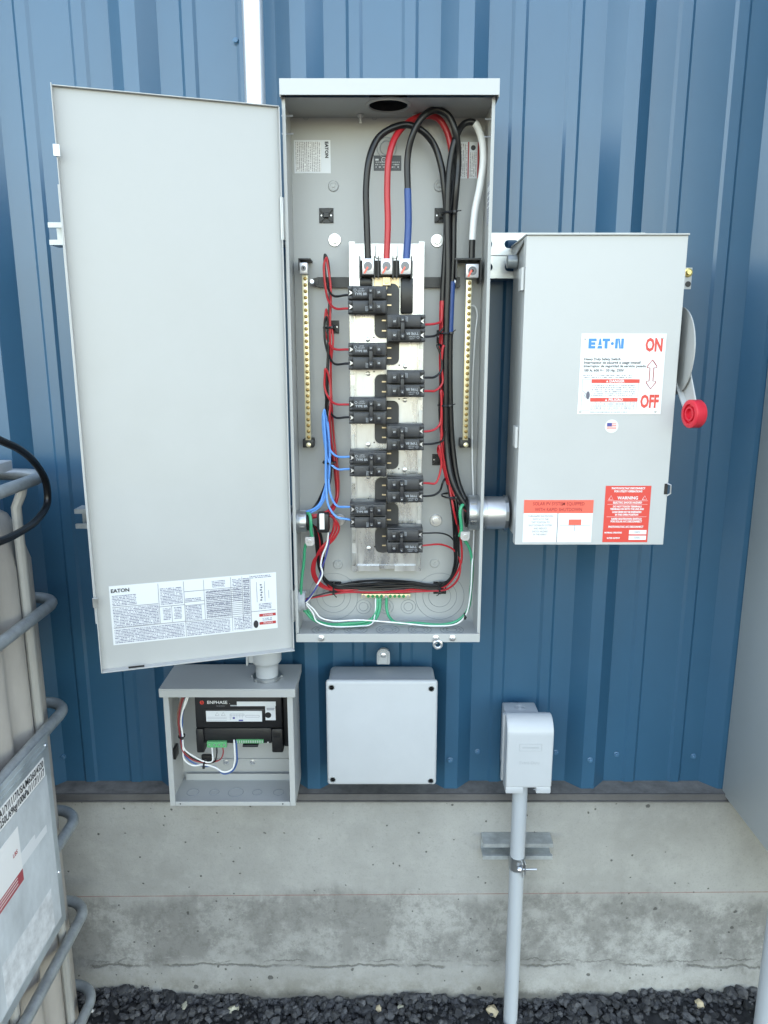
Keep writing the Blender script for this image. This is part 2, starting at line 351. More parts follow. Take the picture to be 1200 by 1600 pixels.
def spline(pts, k=7):
    pts = [Vector(p) for p in pts]
    if len(pts) < 3: return pts
    P_ = [pts[0] * 2 - pts[1]] + pts + [pts[-1] * 2 - pts[-2]]; out = []
    for i in range(1, len(P_) - 2):
        a, b, c, d = P_[i - 1:i + 3]
        ta = max((b - a).length, 1e-6) ** .5; tb = max((c - b).length, 1e-6) ** .5; tcc = max((d - c).length, 1e-6) ** .5
        m1 = ((b - a) / ta - (c - a) / (ta + tb) + (c - b) / tb) * tb
        m2 = ((c - b) / tb - (d - b) / (tb + tcc) + (d - c) / tcc) * tb
        for j in range(k):
            t = j / k; t2, t3 = t * t, t * t * t
            out.append(b * (2 * t3 - 3 * t2 + 1) + m1 * (t3 - 2 * t2 + t) + c * (-2 * t3 + 3 * t2) + m2 * (t3 - t2))
    out.append(pts[-1]); return out

# ================================================================ SETTING
# ---- ground sheet, gravel
g = MB(); N = 60
g.quad((-150, -150, 0), (150, -150, 0), (150, 150, 0), (-150, 150, 0))
o = g.build('ground', 'soil'); o['kind'] = 'structure'
# ---- concrete foundation wall
ZC = 0.5765; YC = -0.040
fw = thing('foundation_wall', 'bare grey cast concrete foundation wall below the blue siding', 'wall', (0, YC, 0))
b = MB()
prof = [(YC - .012, -.3), (YC - .012, .05), (YC - .004, .113), (YC, .121), (YC, ZC), (.25, ZC), (.25, -.3)]
nx = 60
vs = [[b.bm.verts.new((-7 + 14 * i / nx, y, z)) for (y, z) in prof] for i in range(nx + 1)]
for A, B in zip(vs, vs[1:]):
    for k in range(len(prof) - 1): b.bm.faces.new((A[k], B[k], B[k + 1], A[k + 1]))
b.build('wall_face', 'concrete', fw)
# ---- blue corrugated siding
PITCH, X0 = 0.3155, -0.1613
WT, WB = 6.6, 0.592
wall = thing('metal_wall', 'blue ribbed sheet metal siding wall of the building', 'wall', (0, 0, WB))
def rib_profile():
    h, t, w_ = .032, .0145, .046
    mh = .0042
    pts = [(-w_, 0), (-t, -h), (t, -h), (w_, 0)]
    for cc in (.1045, .211):
        pts += [(cc - .016, 0), (cc - .010, -mh), (cc + .010, -mh), (cc + .016, 0)]
    return pts
prof = rib_profile()
def sheet(k0, kn, z0=WB, z1=WT, proud=0.0):
    b = MB(); line = []
    for k in range(kn):
        for (x, y) in prof: line.append((X0 + (k0 + k) * PITCH + x, y - proud))
    x, y = prof[0]; line.append((X0 + (k0 + kn) * PITCH + x, y - proud))
    line.append((X0 + (k0 + kn) * PITCH - .0145, -.032 - proud)); line.append((X0 + (k0 + kn) * PITCH + .0145, -.032 - proud)); line.append((X0 + (k0 + kn) * PITCH + .044, -.0015 - proud))
    zs = [z0, z1]
    V = [[b.bm.verts.new((x, y, z)) for z in zs] for x, y in line]
    for A, B in zip(V, V[1:]):
        b.bm.faces.new((A[0], B[0], B[1], A[1]))
    return b.build('wall_panel', 'blue', wall, smooth=False)
for i, k0 in enumerate(range(-18, 18, 3)):
    sheet(k0, 3, proud=0.0008 * (i % 2))
# screws with washers
def hexscrew(c, r, mat_='blue_screw', parent=wall, d=(0, -1, 0), name='screw'):
    b = MB(); c = Vector(c); d = Vector(d)
    b.lathe(c, d, [(0, r * 1.5), (r * .25, r * 1.5), (r * .4, r * 1.2), (r * .4, r), (r * 1.2, r * .95), (r * 1.35, r * .7)], 6 * 2)
    return b.build(name, mat_, parent, ang=30)
for (px, py, Y) in ((746, 1174, 0), (868, 1175, 0), (922, 1187, -.032), (963, 1178, 0), (1083, 1181, 0), (703, 1187, -.033), (369, 65, 0),
                    (99, 1182, -.002), (1160, 1178, 0)):
    hexscrew(P(px, py, Y) + Vector((0, -.001, 0)), .0045)
b = MB().box(-6.5, 6.5, -.0535, .02, .5885, .5915).box(-6.5, 6.5, -.0535, -.0505, .5745, .5883)
b.box(-6.5, 6.5, -.058, -.0535, .5735, .5760)
b.build('base_trim', 'trim', wall, smooth=False)
b = MB()
for i in range(160):                       # dust strip lying on the ledge
    x0, x1 = -6.5 + i * 13 / 160, -6.5 + (i + 1) * 13 / 160
    b.quad((x0, -.0505, .5920), (x1, -.0505, .5920), (x1, .018, .5925), (x0, .018, .5925))
b.build('dusty_ledge', 'ledge', wall)
b = MB().box(-6.5, 6.5, .06, 9, .3, 6.5); b.build('building_body', 'blue', wall, smooth=False)
b = MB().box(-6.8, 6.8, -.12, 9.2, 6.6, 6.68); b.build('roof', 'trim', wall, smooth=False)

# ================================================================ STRUTS
def strut(x0, x1, zc, yf, label, slots=True, wid=.041, dep=.041, slotc='black', loc=None):
    t = thing('strut_channel', label, 'metal channel', (x0, yf, zc))
    h = wid / 2; b = MB(); th = .0026
    b.box(x0, x1, yf, yf + dep, h + zc - th, h + zc).box(x0, x1, yf, yf + dep, zc - h, zc - h + th)
    return t, b, h, th
def back_strut(x0, x1, zc, yf, label, first=.02):
    """channel with its slotted back towards the viewer"""
    t, b, h, th = strut(x0, x1, zc, yf, label)
    # slotted web built as bars between slots
    sl, pitch, sh = .028, .051, .0075
    b.box(x0, x1, yf, yf + th, zc + sh, zc + h - th).box(x0, x1, yf, yf + th, zc - h + th, zc - sh)
    x = x0 + first; e = x0
    while x + sl < x1:
        # solid part with rounded slot ends
        poly = [(e, zc - sh)] if e == x0 else []
        def arc(cx, a0, a1, n=7): return [(cx + sh * math.cos(a0 + (a1 - a0) * i / n), zc + sh * math.sin(a0 + (a1 - a0) * i / n)) for i in range(n + 1)]
        left = [(e, zc + sh), (e, zc - sh)] if e == x0 else arc(e - sh, math.pi / 2, -math.pi / 2)
        right = arc(x + sh, 3 * math.pi / 2, math.pi / 2)
        b.prism([(p[0], p[1]) for p in left + right], 'y', yf, yf + th)
        e = x + sl; x += pitch
    b.prism(arc(e - sh, math.pi / 2, -math.pi / 2) + [(x1, zc - sh), (x1, zc + sh)], 'y', yf, yf + th)
    b.build('channel', 'galv', t, smooth=False); return t
def front_strut(x0, x1, zc, yf, label):
    """channel with its open lipped side towards the viewer"""
    t, b, h, th = strut(x0, x1, zc, yf, label)
    d = .041
    b.box(x0, x1, yf, yf + th, zc + h - .0095, zc + h - th).box(x0, x1, yf, yf + th, zc - h + th, zc - h + .0095)
    b.box(x0, x1, yf + th, yf + .008, zc + h - .0095, zc + h - .0075).box(x0, x1, yf + th, yf + .008, zc - h + .0075, zc - h + .0095)
    b.box(x0, x1, yf + d - th, yf + d, zc - h + th, zc + h - th)
    b.build('channel', 'galvl', t, smooth=False); return t
back_strut(.10, .50, 1.7815, -.0735, 'upper slotted galvanised channel between the breaker panel and the switch box', .029)
back_strut(.095, .50, 1.7390, -.0745, 'lower slotted galvanised channel between the breaker panel and the switch box', .036)
front_strut(-.642, -.10, 1.8005, -.0735, 'galvanised channel end poking out left of the open door near its top')
front_strut(-.641, -.10, 1.2405, -.0735, 'galvanised channel end poking out left of the open door beside the tote')
st = front_strut(.2265, .3855, .4640, -.0825, 'short galvanised channel bolted to the concrete behind the grey pipe')
for px in (773, 838):
    q = P(px, 1325, -.048); hexscrew((q.x, -.0448, .4640), .0075, 'zinc', st, name='bolt')

# ================================================================ BREAKER PANEL
XL, XR, ZB, ZT, YB, YF = -.1745, .1900, 1.018, 2.006, -.0775, -.190
bp_ = thing('breaker_panel', 'tall grey open electrical panel filled with breakers and wires', 'breaker panel', ((XL + XR) / 2, YB, ZB))
T = .0018
b = MB().box(XL, XR, YB, YB + T, ZB, ZT)
b.build('back_panel', 'grey', bp_, smooth=False)
for x0, x1 in ((XL, XL + T), (XR - T, XR)):
    b = MB().box(x0, x1, YF, YB, ZB, ZT, .0004)
    s_ = 1 if x0 == XL else -1
    xa = x1 if s_ > 0 else x0
    b.box(min(xa, xa + s_ * .004), max(xa, xa + s_ * .004), YF + .0002, YF + .0016, ZB + .018, ZT - .002)
    b.build('side_panel', 'grey', bp_, smooth=False)
b = MB().box(XL + T, XR - T, YF, YB, ZB, ZB + T).box(XL + .0005, XR - .0005, YF - .0018, YF - .0002, ZB - .001, ZB + .0165, .0005)
b.build('bottom_panel', 'grey', bp_, smooth=False)
# top with a real round opening under the hood
hc = PZ(607, 157, ZT - .002); hr = .034
b = MB(); n_ = 40; inner = []; outer = []
x0, x1, y0, y1 = XL + T, XR - T, YF + .001, YB
cx, cy = hc.x, max(min(hc.y, y1 - hr - .006), y0 + hr + .006)
for k in range(n_):
    a = 2 * math.pi * k / n_; dx, dy = math.cos(a), math.sin(a)
    inner.append((cx + hr * dx, cy + hr * dy))
    tt = min(((x1 - cx) / dx if dx > 1e-6 else (x0 - cx) / dx if dx < -1e-6 else 1e9), ((y1 - cy) / dy if dy > 1e-6 else (y0 - cy) / dy if dy < -1e-6 else 1e9))
    outer.append((cx + tt * dx, cy + tt * dy))
for cnr in ((x0, y0), (x1, y0), (x0, y1), (x1, y1)):
    k = min(range(n_), key=lambda i: (outer[i][0] - cnr[0]) ** 2 + (outer[i][1] - cnr[1]) ** 2); outer[k] = cnr
Vi = [b.bm.verts.new((x, y, ZT - .003)) for x, y in inner]; Vo = [b.bm.verts.new((x, y, ZT - .003)) for x, y in outer]
for k in range(n_):
    k2 = (k + 1) % n_
    b.bm.faces.new((Vi[k], Vi[k2], Vo[k2], Vo[k]))
b.build('top_panel', 'grey', bp_, smooth=False)
b = MB().ring((cx, cy, ZT - .0035), (0, 0, 1), hr + .0035, .003, 40); b.build('opening_rim', 'grey', bp_)
b = MB().lathe((cx, cy, ZT - .0028), (0, 0, 1), [(0, hr - .0003), (.015, hr - .0003), (.0155, hr - .002), (.0155, 0)], 40, False); b.build('opening_shade_cup', 'black', bp_)  # cup walls and cap coloured black to stand for the shade inside the opening
HX0, HX1 = XL - .0015, XR + .0045
b = MB().box(HX0, HX1, YF - .016, YF - .0144, ZT - .004, ZT + .0215, .0006).box(HX0, HX1, YF - .0142, YB + .004, ZT + .0155, ZT + .0205)
for xa in (HX0, HX1 - .0016): b.box(xa, xa + .0016, YF - .0142, YB + .002, ZT - .006, ZT + .0153)
b.build('rain_hood', 'grey2', bp_, smooth=False)
# knockout rings and bosses
kn = MB(); yk = YB - .0003
for (px, py, rs) in ((521, 932, (.030, .046, .066)), (687, 932, (.030, .046, .066)), (568, 948, (.012, .020)), (603, 948, (.012, .020)), (638, 948, (.012, .020))):
    c_ = P(px, py, yk)
    for r_ in rs: kn.ring(c_, (0, 1, 0), r_ * .78, .0006)
kn.ring(P(478, 183, yk), (0, 1, 0), .0045, .0006); kn.ring(P(585, 183, yk), (0, 1, 0), .0045, .0006); kn.ring(P(604, 231, yk), (0, 1, 0), .012, .0008); kn.ring(P(604, 231, yk), (0, 1, 0), .018, .0008)
kn.build('knockout', 'groove', bp_)['kind'] = 'stuff'
kb = MB()
for i in range(5):
    cx_ = XL + .05 + i * .066
    for r_ in (.011, .0175, .024): kb.ring((cx_, -.132, ZB + T + .0005), (0, 0, 1), r_, .0006)
kb.build('knockout', 'groove', bp_)['kind'] = 'stuff'
boss = None
for (px, py) in ((521, 291), (686, 291), (528, 882), (679, 880)):
    c_ = P(px, py, YB)
    b = MB().lathe(c_, (0, -1, 0), [(0, .0105), (.0025, .0085), (.0025, .006), (.0015, .0055), (.0015, .0028), (.0035, .0025), (.0035, 0)], 20); b.build('boss', 'grey', bp_)
for (px, py) in ((523, 375), (683, 376), (530, 812), (681, 813)):
    c_ = P(px, py, YB)
    b = MB().lathe(c_, (0, -1, 0), [(0, .0125), (.0015, .0125), (.0022, .0115), (.0022, .0078), (.0034, .0075), (.0075, .0068), (.0078, .0)], 24); b.build('washer_bolt', 'zinc', bp_)
for (px, py) in ((448, 181), (448, 209)):
    q = P(px, py, -.165); MB().cyl((XL - .004, q.y, q.z), (XL + .016, q.y, q.z), .0016, n=8).build('screw', 'zinc', bp_)
for (px, py) in ((768, 186), (765, 214)):
    q = P(px, py, -.165); MB().cyl((XR + .003, q.y, q.z), (XR - .014, q.y, q.z), .0016, n=8).build('screw', 'zinc', bp_)
for (px, py) in ((563, 176), (649, 173)):
    q = P(px, py, YB - .022); MB().lathe((q.x, q.y, ZT - .004), (0, 0, -1), [(0, .0055), (.004, .0055), (.004, .003), (.014, .003), (.014, 0)], 12).build('screw', 'zinc', bp_)
for px in (502, 681, 707):
    q = P(px, 997, YF - .002); hexscrew((q.x, YF - .0018, q.z), .0042, 'zinc', bp_)
q = P(684, 1008, YF - .004)
b = MB(); b.tube([Vector((q.x, YF - .004, ZB + .001)) + Vector((.0075 * math.cos(a), 0, -.006 + .0075 * math.sin(a))) for a in [i * math.pi / 8 for i in range(17)]], .0028, 8)
b.box(q.x - .010, q.x - .001, YF - .004, YF - .0024, ZB - .004, ZB + .006)
b.build('padlock_ring', 'zinc', bp_)

# ---- labels inside
def paper(parent, name, q4, matn, label=None, lift=0.0):
    b = MB().quad(*q4); o = b.build(name, matn, parent, smooth=False)
    if label: o['label'] = label
    return o
def rect(px0, py0, px1, py1, Y): 
    a = P(px0, py0, Y); c = P(px1, py1, Y)
    return a.x, c.x, c.z, a.z
def rq(r, y): x0, x1, z0, z1 = r; return [(x0, y, z0), (x1, y, z0), (x1, y, z1), (x0, y, z1)]
r_ = rect(459, 219, 517, 271, YB); lab = paper(bp_, 'label', rq(r_, YB - .0006), 'paper', 'white instruction sticker with EATON turned sideways')
paper(lab, 'small_print', rq((r_[0] + .003, r_[1] - .018, r_[2] + .003, r_[3] - .003), YB - .0009), 'microv')
MB().text('EATON', .0085, front(r_[1] - .0075, YB - .001, (r_[2] + r_[3]) / 2 + .012, -math.pi / 2), bold=.0004).build('lettering', 'ink', lab, False)
r_ = rect(584, 243, 627, 267, YB); lab = paper(bp_, 'label', rq(r_, YB - .0006), 'darklabel', 'charcoal nameplate with a white circular mark')
paper(lab, 'small_print', rq((r_[0] + .003, r_[1] - .003, r_[2] + .003, r_[2] + .016), YB - .0009), 'microd')
cc = ((r_[0] + r_[1]) / 2 - .007, YB - .001, r_[3] - .0075); MB().ring(cc, (0, 1, 0), .0042, .0005).text('UL', .0045, front(cc[0], YB - .0012, cc[2])).build('lettering', 'paper', lab, False)
MB().box(r_[0] + .003, r_[0] + .009, YB - .0012, YB - .0009, r_[3] - .009, r_[3] - .006).build('white_patch', 'paper', lab, False)
r_ = rect(717, 222, 748, 279, YB); lab = paper(bp_, 'label', rq(r_, YB - .0006), 'paper', 'white sticker with two dark red stripes')
paper(lab, 'small_print', rq((r_[0] + .002, r_[0] + .016, r_[2] + .003, r_[3] - .003), YB - .0009), 'microv')
paper(lab, 'small_print', rq((r_[0] + .0205, r_[1] - .005, r_[2] + .003, r_[3] - .018), YB - .0009), 'microv')
b = MB(); b.quad(*rq((r_[0] + .017, r_[0] + .0195, r_[2], r_[3]), YB - .001)).quad(*rq((r_[1] - .0035, r_[1], r_[2], r_[3]), YB - .001)); b.build('red_stripe', 'dred', lab, False)
MB().cyl((r_[0] + .027, YB - .0008, r_[3] - .010), (r_[0] + .027, YB - .0012, r_[3] - .010), .0045).build('hazard_mark', 'ink', lab, False)
q0, q1 = PX(757, 259, XR - T), PX(763, 320, XR - T)
paper(bp_, 'label', [(XR - T - .0004, -.135, 1.878), (XR - T - .0004, -.165, 1.878), (XR - T - .0004, -.165, 1.805), (XR - T - .0004, -.135, 1.805)], 'micro', 'narrow sticker on the inside of the right wall')

# ---- bus pan
pan = MB(); px0, px1, pz0, pz1 = -.0655, .0755, 1.140, 1.7805; yp = -.108
xin0, xin1 = px0 + .0105, px1 - .0105
pan.box(xin0, xin1, yp, yp + .0015, pz0 + .012, pz1 - .003)
for xa, xb in ((px0, px0 + .009), (px1 - .009, px1)):
    pan.box(xa, xb, yp - .007, yp - .0055, pz0, pz1, .0004)
    pan.box(xa if xa == px0 else xb - .0015, xa + .0015 if xa == px0 else xb, yp - .0054, YB, pz0, pz1)
pan.box(px0 + .009, px0 + .0104, yp - .007, yp + .0014, pz0, pz1).box(px1 - .0104, px1 - .009, yp - .007, yp + .0014, pz0, pz1)
pan.box(xin0, xin0 + .0455, yp - .006, yp - .0002, pz0, pz0 + .0118).box(xin1 - .0435, xin1, yp - .006, yp - .0002, pz0, pz0 + .0118).box(xin0 + .046, xin1 - .044, yp - .0025, yp - .0002, pz0 + .004, pz0 + .0118)
for xr in (xin0 + .012, xin1 - .012, xin0 + .016, xin1 - .018): pan.box(xr, xr + .0012, yp - .0012, yp - .0001, pz0 + .02, pz1 - .06)
busp = pan.build('bus_pan', 'alu', bp_, smooth=False)
b = MB(); k = 12      # oval embossed loop at the pan's top
hcx = .0045; hz0, hz1 = pz1 - .030, pz1 - .006
pts = [(hcx - .021, yp, hz1)] + [(hcx - .021 + .006 - .006 * math.cos(a), yp - .0005, hz0 + .006 - .006 * math.sin(a)) for a in [i * math.pi / 12 for i in range(7)]] + [(hcx + .021 - .006 + .006 * math.sin(a), yp - .0005, hz0 + .006 - .006 * math.cos(a)) for a in [i * math.pi / 12 for i in range(7)]] + [(hcx + .021, yp, hz1)]
b.tube(pts, .0011, 6); b.build('embossed_loop', 'galv', busp)
for i in range(13):       # notched clips down both edges of the pan
    z = pz0 + .012 + i * .048
    for xa in (px0 + .001, px1 - .008): MB().box(xa, xa + .0068, yp - .0086, yp - .0072, z, z + .028, .0004).build('edge_clip', 'galv', busp, False)
# rows of breakers
ZTOP, PT, XC = 1.698, .0507, .0050
b = MB()
# bus insulators and stabs in the gaps
def insul(side, zt, zb, curve):
    s = -1 if side == 'L' else 1
    r = .012; w_ = .0232 if side == 'L' else .0240
    xo = XC + s * w_; a = []
    if curve in ('bl', 'both'):
        a += [(xo - s * r + s * r * math.cos(t), zb + r - r * math.sin(t)) for t in [i * math.pi / 12 for i in range(7)]][::1]
    else: a += [(xo, zb)]
    top = [(xo - s * r + s * r * math.cos(t), zt - r + r * math.sin(t)) for t in [i * math.pi / 12 for i in range(7)]][::-1] if curve in ('tl', 'both') else [(xo, zt)]
    poly = [(XC, zt)] + top + a + [(XC, zb)]
    return poly
gapsL = [(1.0, 2.0), (3.0, 4.0), (5.0, 6.0), (7.0, 8.0), (9.0, 10.2)]
gapsR = [(-.15, 1.0), (2.0, 3.0), (4.0, 5.0), (6.0, 7.0), (8.0, 9.0)]
for side, gaps in (('L', gapsL), ('R', gapsR)):
    s = -1 if side == 'L' else 1
    for i, (a, c_) in enumerate(gaps):
        zt, zb = ZTOP - a * PT, ZTOP - c_ * PT
        up = (i % 2 == 0) == (side == 'L')
        if side == 'R' and i == 0: poly = insul(side, zt, zb - .002, 'tl')
        elif side == 'L' and i == 4: poly = insul(side, zt + .002 - .01, zb, 'both')
        elif up: poly = insul(side, zt + .004, zb + .009, 'bl')
        else: poly = insul(side, zt - .009, zb - .004, 'tl')
        ins = MB().prism(poly, 'y', yp - .012, yp - .0006, .0008).build('bus_insulator', 'breaker', bp_, ang=30)
        zc_ = (poly[0][1] + poly[-1][1]) / 2
        for dz in (-.010, .009):
            MB().box(min(XC + s * .001, XC + s * .009), max(XC + s * .001, XC + s * .009), yp - .0165, yp - .0122, zc_ + dz - .0012, zc_ + dz + .0012).build('bus_stab', 'copper', ins, False)
        sx_ = XC + s * .036; zz = zb + .006 if up else zt - .008
        MB().lathe((sx_, yp - .0002, zz), (0, -1, 0), [(0, .0046), (.0022, .0044), (.003, .003), (.003, 0)], 14).build('pan_screw', 'zinc', bp_)
        MB().cyl((XC + s * .0245, yp - .0001, zz - s * .001 + .003), (XC + s * .0245, yp - .0004, zz - s * .001 + .003), .0016, n=10).build('pan_hole', 'black', bp_)
# main lugs
ml = MB().box(-.0445, .0535, -.128, yp - .0005, 1.7165, 1.7455, .001)
for x in (-.0445, -.0175, -.0105, .0165, .0235, .0505): ml.box(x - .001, x + .001, -.146, -.128, 1.7125, 1.7510)
ml.build('lug_block', 'black', bp_, False)
for x in (-.0293, .0047, .0387):
    lg = MB().box(x - .0105, x + .0105, -.150, -.1284, 1.7185, 1.7465, .001).build('main_lug', 'lug', bp_)
    MB().lathe((x, -.1502, 1.733), (0, -1, 0), [(0, .0078), (.0006, .0078), (.0006, .0066), (.0003, .0064), (.0003, .0055), (.0012, .0052), (.0012, .003), (-.003, .0026), (-.003, 0)], 20).build('set_screw', 'dsteel', lg)
    MB().quad((x - .0085, -.1519, 1.7205), (x - .0055, -.1519, 1.7195), (x + .0012, -.1519, 1.7305), (x - .0015, -.1519, 1.7325)).build('torque_mark', 'salmon', lg, False)
b = MB().box(-.0185, .0285, -.1195, -.1175, 1.694, 1.7160, .0006).box(-.003, .0125, -.1285, -.1197, 1.7005, 1.7160, .0008); b.build('bus_strap', 'copper', bp_, False)
MB().lathe((.0048, -.1287, 1.7085), (0, -1, 0), [(0, .005), (.003, .0048), (.003, 0)], 6).build('bus_bolt', 'gold', bp_)
for (x0, x1, z0, z1) in ((.0315, .0545, 1.650, 1.7155), (-.0455, -.022, 1.6985, 1.7155)):
    b = MB().box(x0, x1, -.126, yp - .001, z0, z1, .003); b.build('insulating_boot', 'rubber', bp_)
# black cross strap behind the pan, angled ends
xe0, xe1 = P(490, 440, -.088).x, P(722, 440, -.088).x; zs0, zs1 = P(600, 449, -.088).z, P(600, 433, -.088).z
MB().box(xe0 + .010, xe1 - .004, -.0895, -.0865, zs0, zs1).prism([(xe0 - .004, zs0 + .006), (xe0 + .0098, zs0), (xe0 + .0098, zs1), (xe0 - .004, zs1 - .004)], 'y', -.0915, -.0885).build('cross_strap', 'black', bp_, False)

# ---- neutral bars
def neutral(cx, zt, zb, y, big):
    bar = MB().box(cx - .0052, cx + .0052, y, y + .011, zb, zt, .0006).build('neutral_bar', 'brass', bp_)
    n = 27; proto = None
    for i in range(n):
        z = zb + .006 + (zt - zb - .012) * i / (n - 1)
        if proto is None:
            b = MB().lathe((0, 0, 0), (0, -1, 0), [(0, .0037), (.0012, .0035), (.0016, .0028), (.0016, 0)], 9)
            b.box(-.0028, .0028, -.0021, -.0017, -.0004, .0004)
            proto = b.build('bar_screw', 'brassd', None); scr = proto
        else:
            scr = proto.copy(); COL.objects.link(scr)
        scr.parent = bar; scr.location = Vector((cx + .0008, y - .0002, z)) - bp_.location; scr.rotation_euler = (0, random.uniform(0, 3), 0)
    return bar
neutral(-.1490, 1.7200, 1.4095, -.118, False)
neutral(.1600, 1.7120, 1.4095, -.118, True)
def blug(cx, z0, z1, hw, nm):
    lg = MB().box(cx - hw, cx + hw, -.130, -.1075, z0, z1, .001).build('neutral_lug', 'lug', bp_)
    zc = (z0 + z1) / 2
    MB().lathe((cx, -.1301, zc), (0, -1, 0), [(0, hw * .7), (.0008, hw * .7), (.0008, hw * .55), (.0003, hw * .5), (.0012, hw * .45), (.0012, hw * .25), (0, hw * .2), (0, 0)], 18).build('set_screw', 'dsteel', lg)
    return lg
blug(-.1498, 1.7215, 1.7415, .0072, 'a')
lg = blug(.1645, 1.7145, 1.7390, .0118, 'b')
MB().quad((.155, -.1318, 1.7165), (.1585, -.1318, 1.7155), (.1650, -.1318, 1.7270), (.1615, -.1318, 1.7290)).build('torque_mark', 'salmon', lg, False)
# brackets
def bracket(cx, z, hw, top):
    b = MB().box(cx - hw, cx + hw, -.122, YB - .0003, z - .003, z, .0006).box(cx - hw, cx - hw + .003, -.122, YB - .0003, z - .022, z - .0032)
    b.build('bar_bracket', 'black', bp_)
bracket(-.1485, 1.7500, .0115, True)
b = MB().box(.131, .181, -.126, -.0785, 1.7465, 1.7500, .0006).prism([(-.0783, 1.690), (-.0783, 1.746), (-.126, 1.746), (-.126, 1.715)], 'x', .1335, .1365).box(.179, .182, -.126, -.0785, 1.708, 1.7463)
b.build('bar_bracket', 'black', bp_, False)
for cx in (-.1500, .1610):
    b = MB().box(cx - .0105, cx + .0105, -.112, YB - .0003, 1.394, 1.4105, .001); b.build('bar_bracket', 'black', bp_)
    MB().lathe((cx + .001, -.1121, 1.3995), (0, -1, 0), [(0, .005), (.002, .0048), (.003, .003), (.003, 0)], 12).build('screw', 'brass', bp_)
MB().lathe(P(709, 440, -.118), (-.25, -1, .1), [(-.012, .0035), (0, .0045), (.003, .0040), (.003, 0)], 12).build('screw', 'lug', bp_)
MB().lathe(P(487, 440, -.118), (.25, -1, .1), [(-.020, .0035), (0, .0045), (.003, .0040), (.003, 0)], 12).build('screw', 'lug', bp_)
MB().lathe(P(705, 495, YB), (0, -1, 0), [(0, .005), (.003, .0048), (.004, .003), (.004, 0)], 8).build('ground_screw', 'greens', bp_)
# ground bar
a_, c_ = P(565, 930, -.085), P(641, 930, -.085)
gb = MB().box(a_.x, c_.x, -.091, YB - .0003, a_.z - .0042, a_.z + .0042, .0006).build('ground_bar', 'brass', bp_)
for i in range(11):
    x = a_.x + .005 + (c_.x - a_.x - .010) * i / 10
    MB().lathe((x, -.0912, a_.z), (0, -1, 0), [(0, .0034), (.0018, .0032), (.0018, 0)], 8).build('bar_screw', 'greens' if i % 5 else 'zinc', gb)
# adhesive tie mounts
for (px, py, hs) in ((510, 337, .0135), (690, 337, .0135), (520, 511, .0125), (692, 526, .0125), (519, 722, .0125), (684, 718, .0115), (524, 917, .0125), (687, 918, .0135)):
    c_ = P(px, py, YB)
    b = MB().box(c_.x - hs, c_.x + hs, YB - .0022, YB - .0004, c_.z - hs, c_.z + hs, .0004)
    for sgn in (1, -1):
        mt = Matrix.Translation((c_.x, YB - .004, c_.z)) @ Matrix.Rotation(sgn * R(45), 4, 'Y')
        b.box(-hs * 1.15, hs * 1.15, -.0018, .0018, -.0015, .0015, mtx=mt)
    b.box(c_.x - hs * .4, c_.x + hs * .4, YB - .0085, YB - .0024, c_.z - hs * .35, c_.z + hs * .35, .001)
    b.build('tie_mount', 'black', bp_, False)
    for sg in (-1, 1): MB().cyl((c_.x + sg * hs * .68, YB - .0023, c_.z), (c_.x + sg * hs * .68, YB - .0028, c_.z), .0016, n=10).build('mount_hole', 'lug', bp_)

# ---- door of the panel, swung wide open
HX, HY = XL - .0035, YF - .001
fx, fy = -.5215, -.296
DW = math.hypot(fx - HX, fy - HY); dang = math.atan2(HY - fy, HX - fx)
door_z0, door_z1 = 1.0045, 1.988
dx = Vector((fx - HX, fy - HY, 0)).normalized(); dn = Vector((dx.y, -dx.x, 0))
if dn.y > 0: dn = -dn            # towards the viewer
DM = Matrix(((-dx.x, -dn.x, 0, HX), (-dx.y, -dn.y, 0, HY), (0, 0, 1, 0), (0, 0, 0, 1)))   # local x to the right along the leaf, local -y to the viewer
def Pd(px, py, off=0.0):
    d = ray(px, py); n = dn; p0 = Vector((HX, HY, 0)) + dn * off
    p = CAM + d * ((p0 - CAM).dot(n) / d.dot(n)); return DM.inverted() @ p
def dbuild(b, name, m, parent, smooth=False):
    b.bm.transform(DM); return b.build(name, m, parent, smooth)
L0, L1 = -DW, -.002
b = MB().box(L0, L1, 0, .0016, door_z0, door_z1)
b.box(L0, L0 + .0016, -.016, -.0002, door_z0 + .0005, door_z1 - .0005, .0004)
b.box(L0 + .0018, L1, -.016, -.0002, door_z0, door_z0 + .0016, .0004).box(L0 + .0018, L1, -.006, -.0002, door_z1 - .0016, door_z1, .0004)
b.box(L1 - .0016, L1, -.010, -.0002, door_z0 + .003, door_z1 - .003)
door = dbuild(b, 'door', 'grey', bp_); door['label'] = 'wide open grey door seen from its inner side'
b = MB().box(L0 - .0022, L0 - .0002, -.014, .001, 1.10, 1.84); dbuild(b, 'edge_strip', 'grey2', door)
for (px, py) in ((90, 238), (140, 937)):
    q = Pd(px, py); dbuild(MB().box(L0 - .004, L0 + .006, -.019, -.0165, q.z - .010, q.z + .008, .0005), 'latch_catch', 'galv', door)
q = Pd(213, 1038, .016); dbuild(MB().box(q.x - .014, q.x + .014, -.0168, -.0161, door_z0 + .004, door_z0 + .0075), 'latch_slot', 'black', door)
for (z0, z1) in ((1.772, 1.842), (1.062, 1.125)):
    b = MB().box(XL - .006, XL - .0002, YF - .006, YF + .03, z0, z1, .0005); b.cyl((HX - .0005, YF - .006, z0), (HX - .0005, YF - .006, z1), .0035, n=12); b.build('hinge', 'galv', bp_)
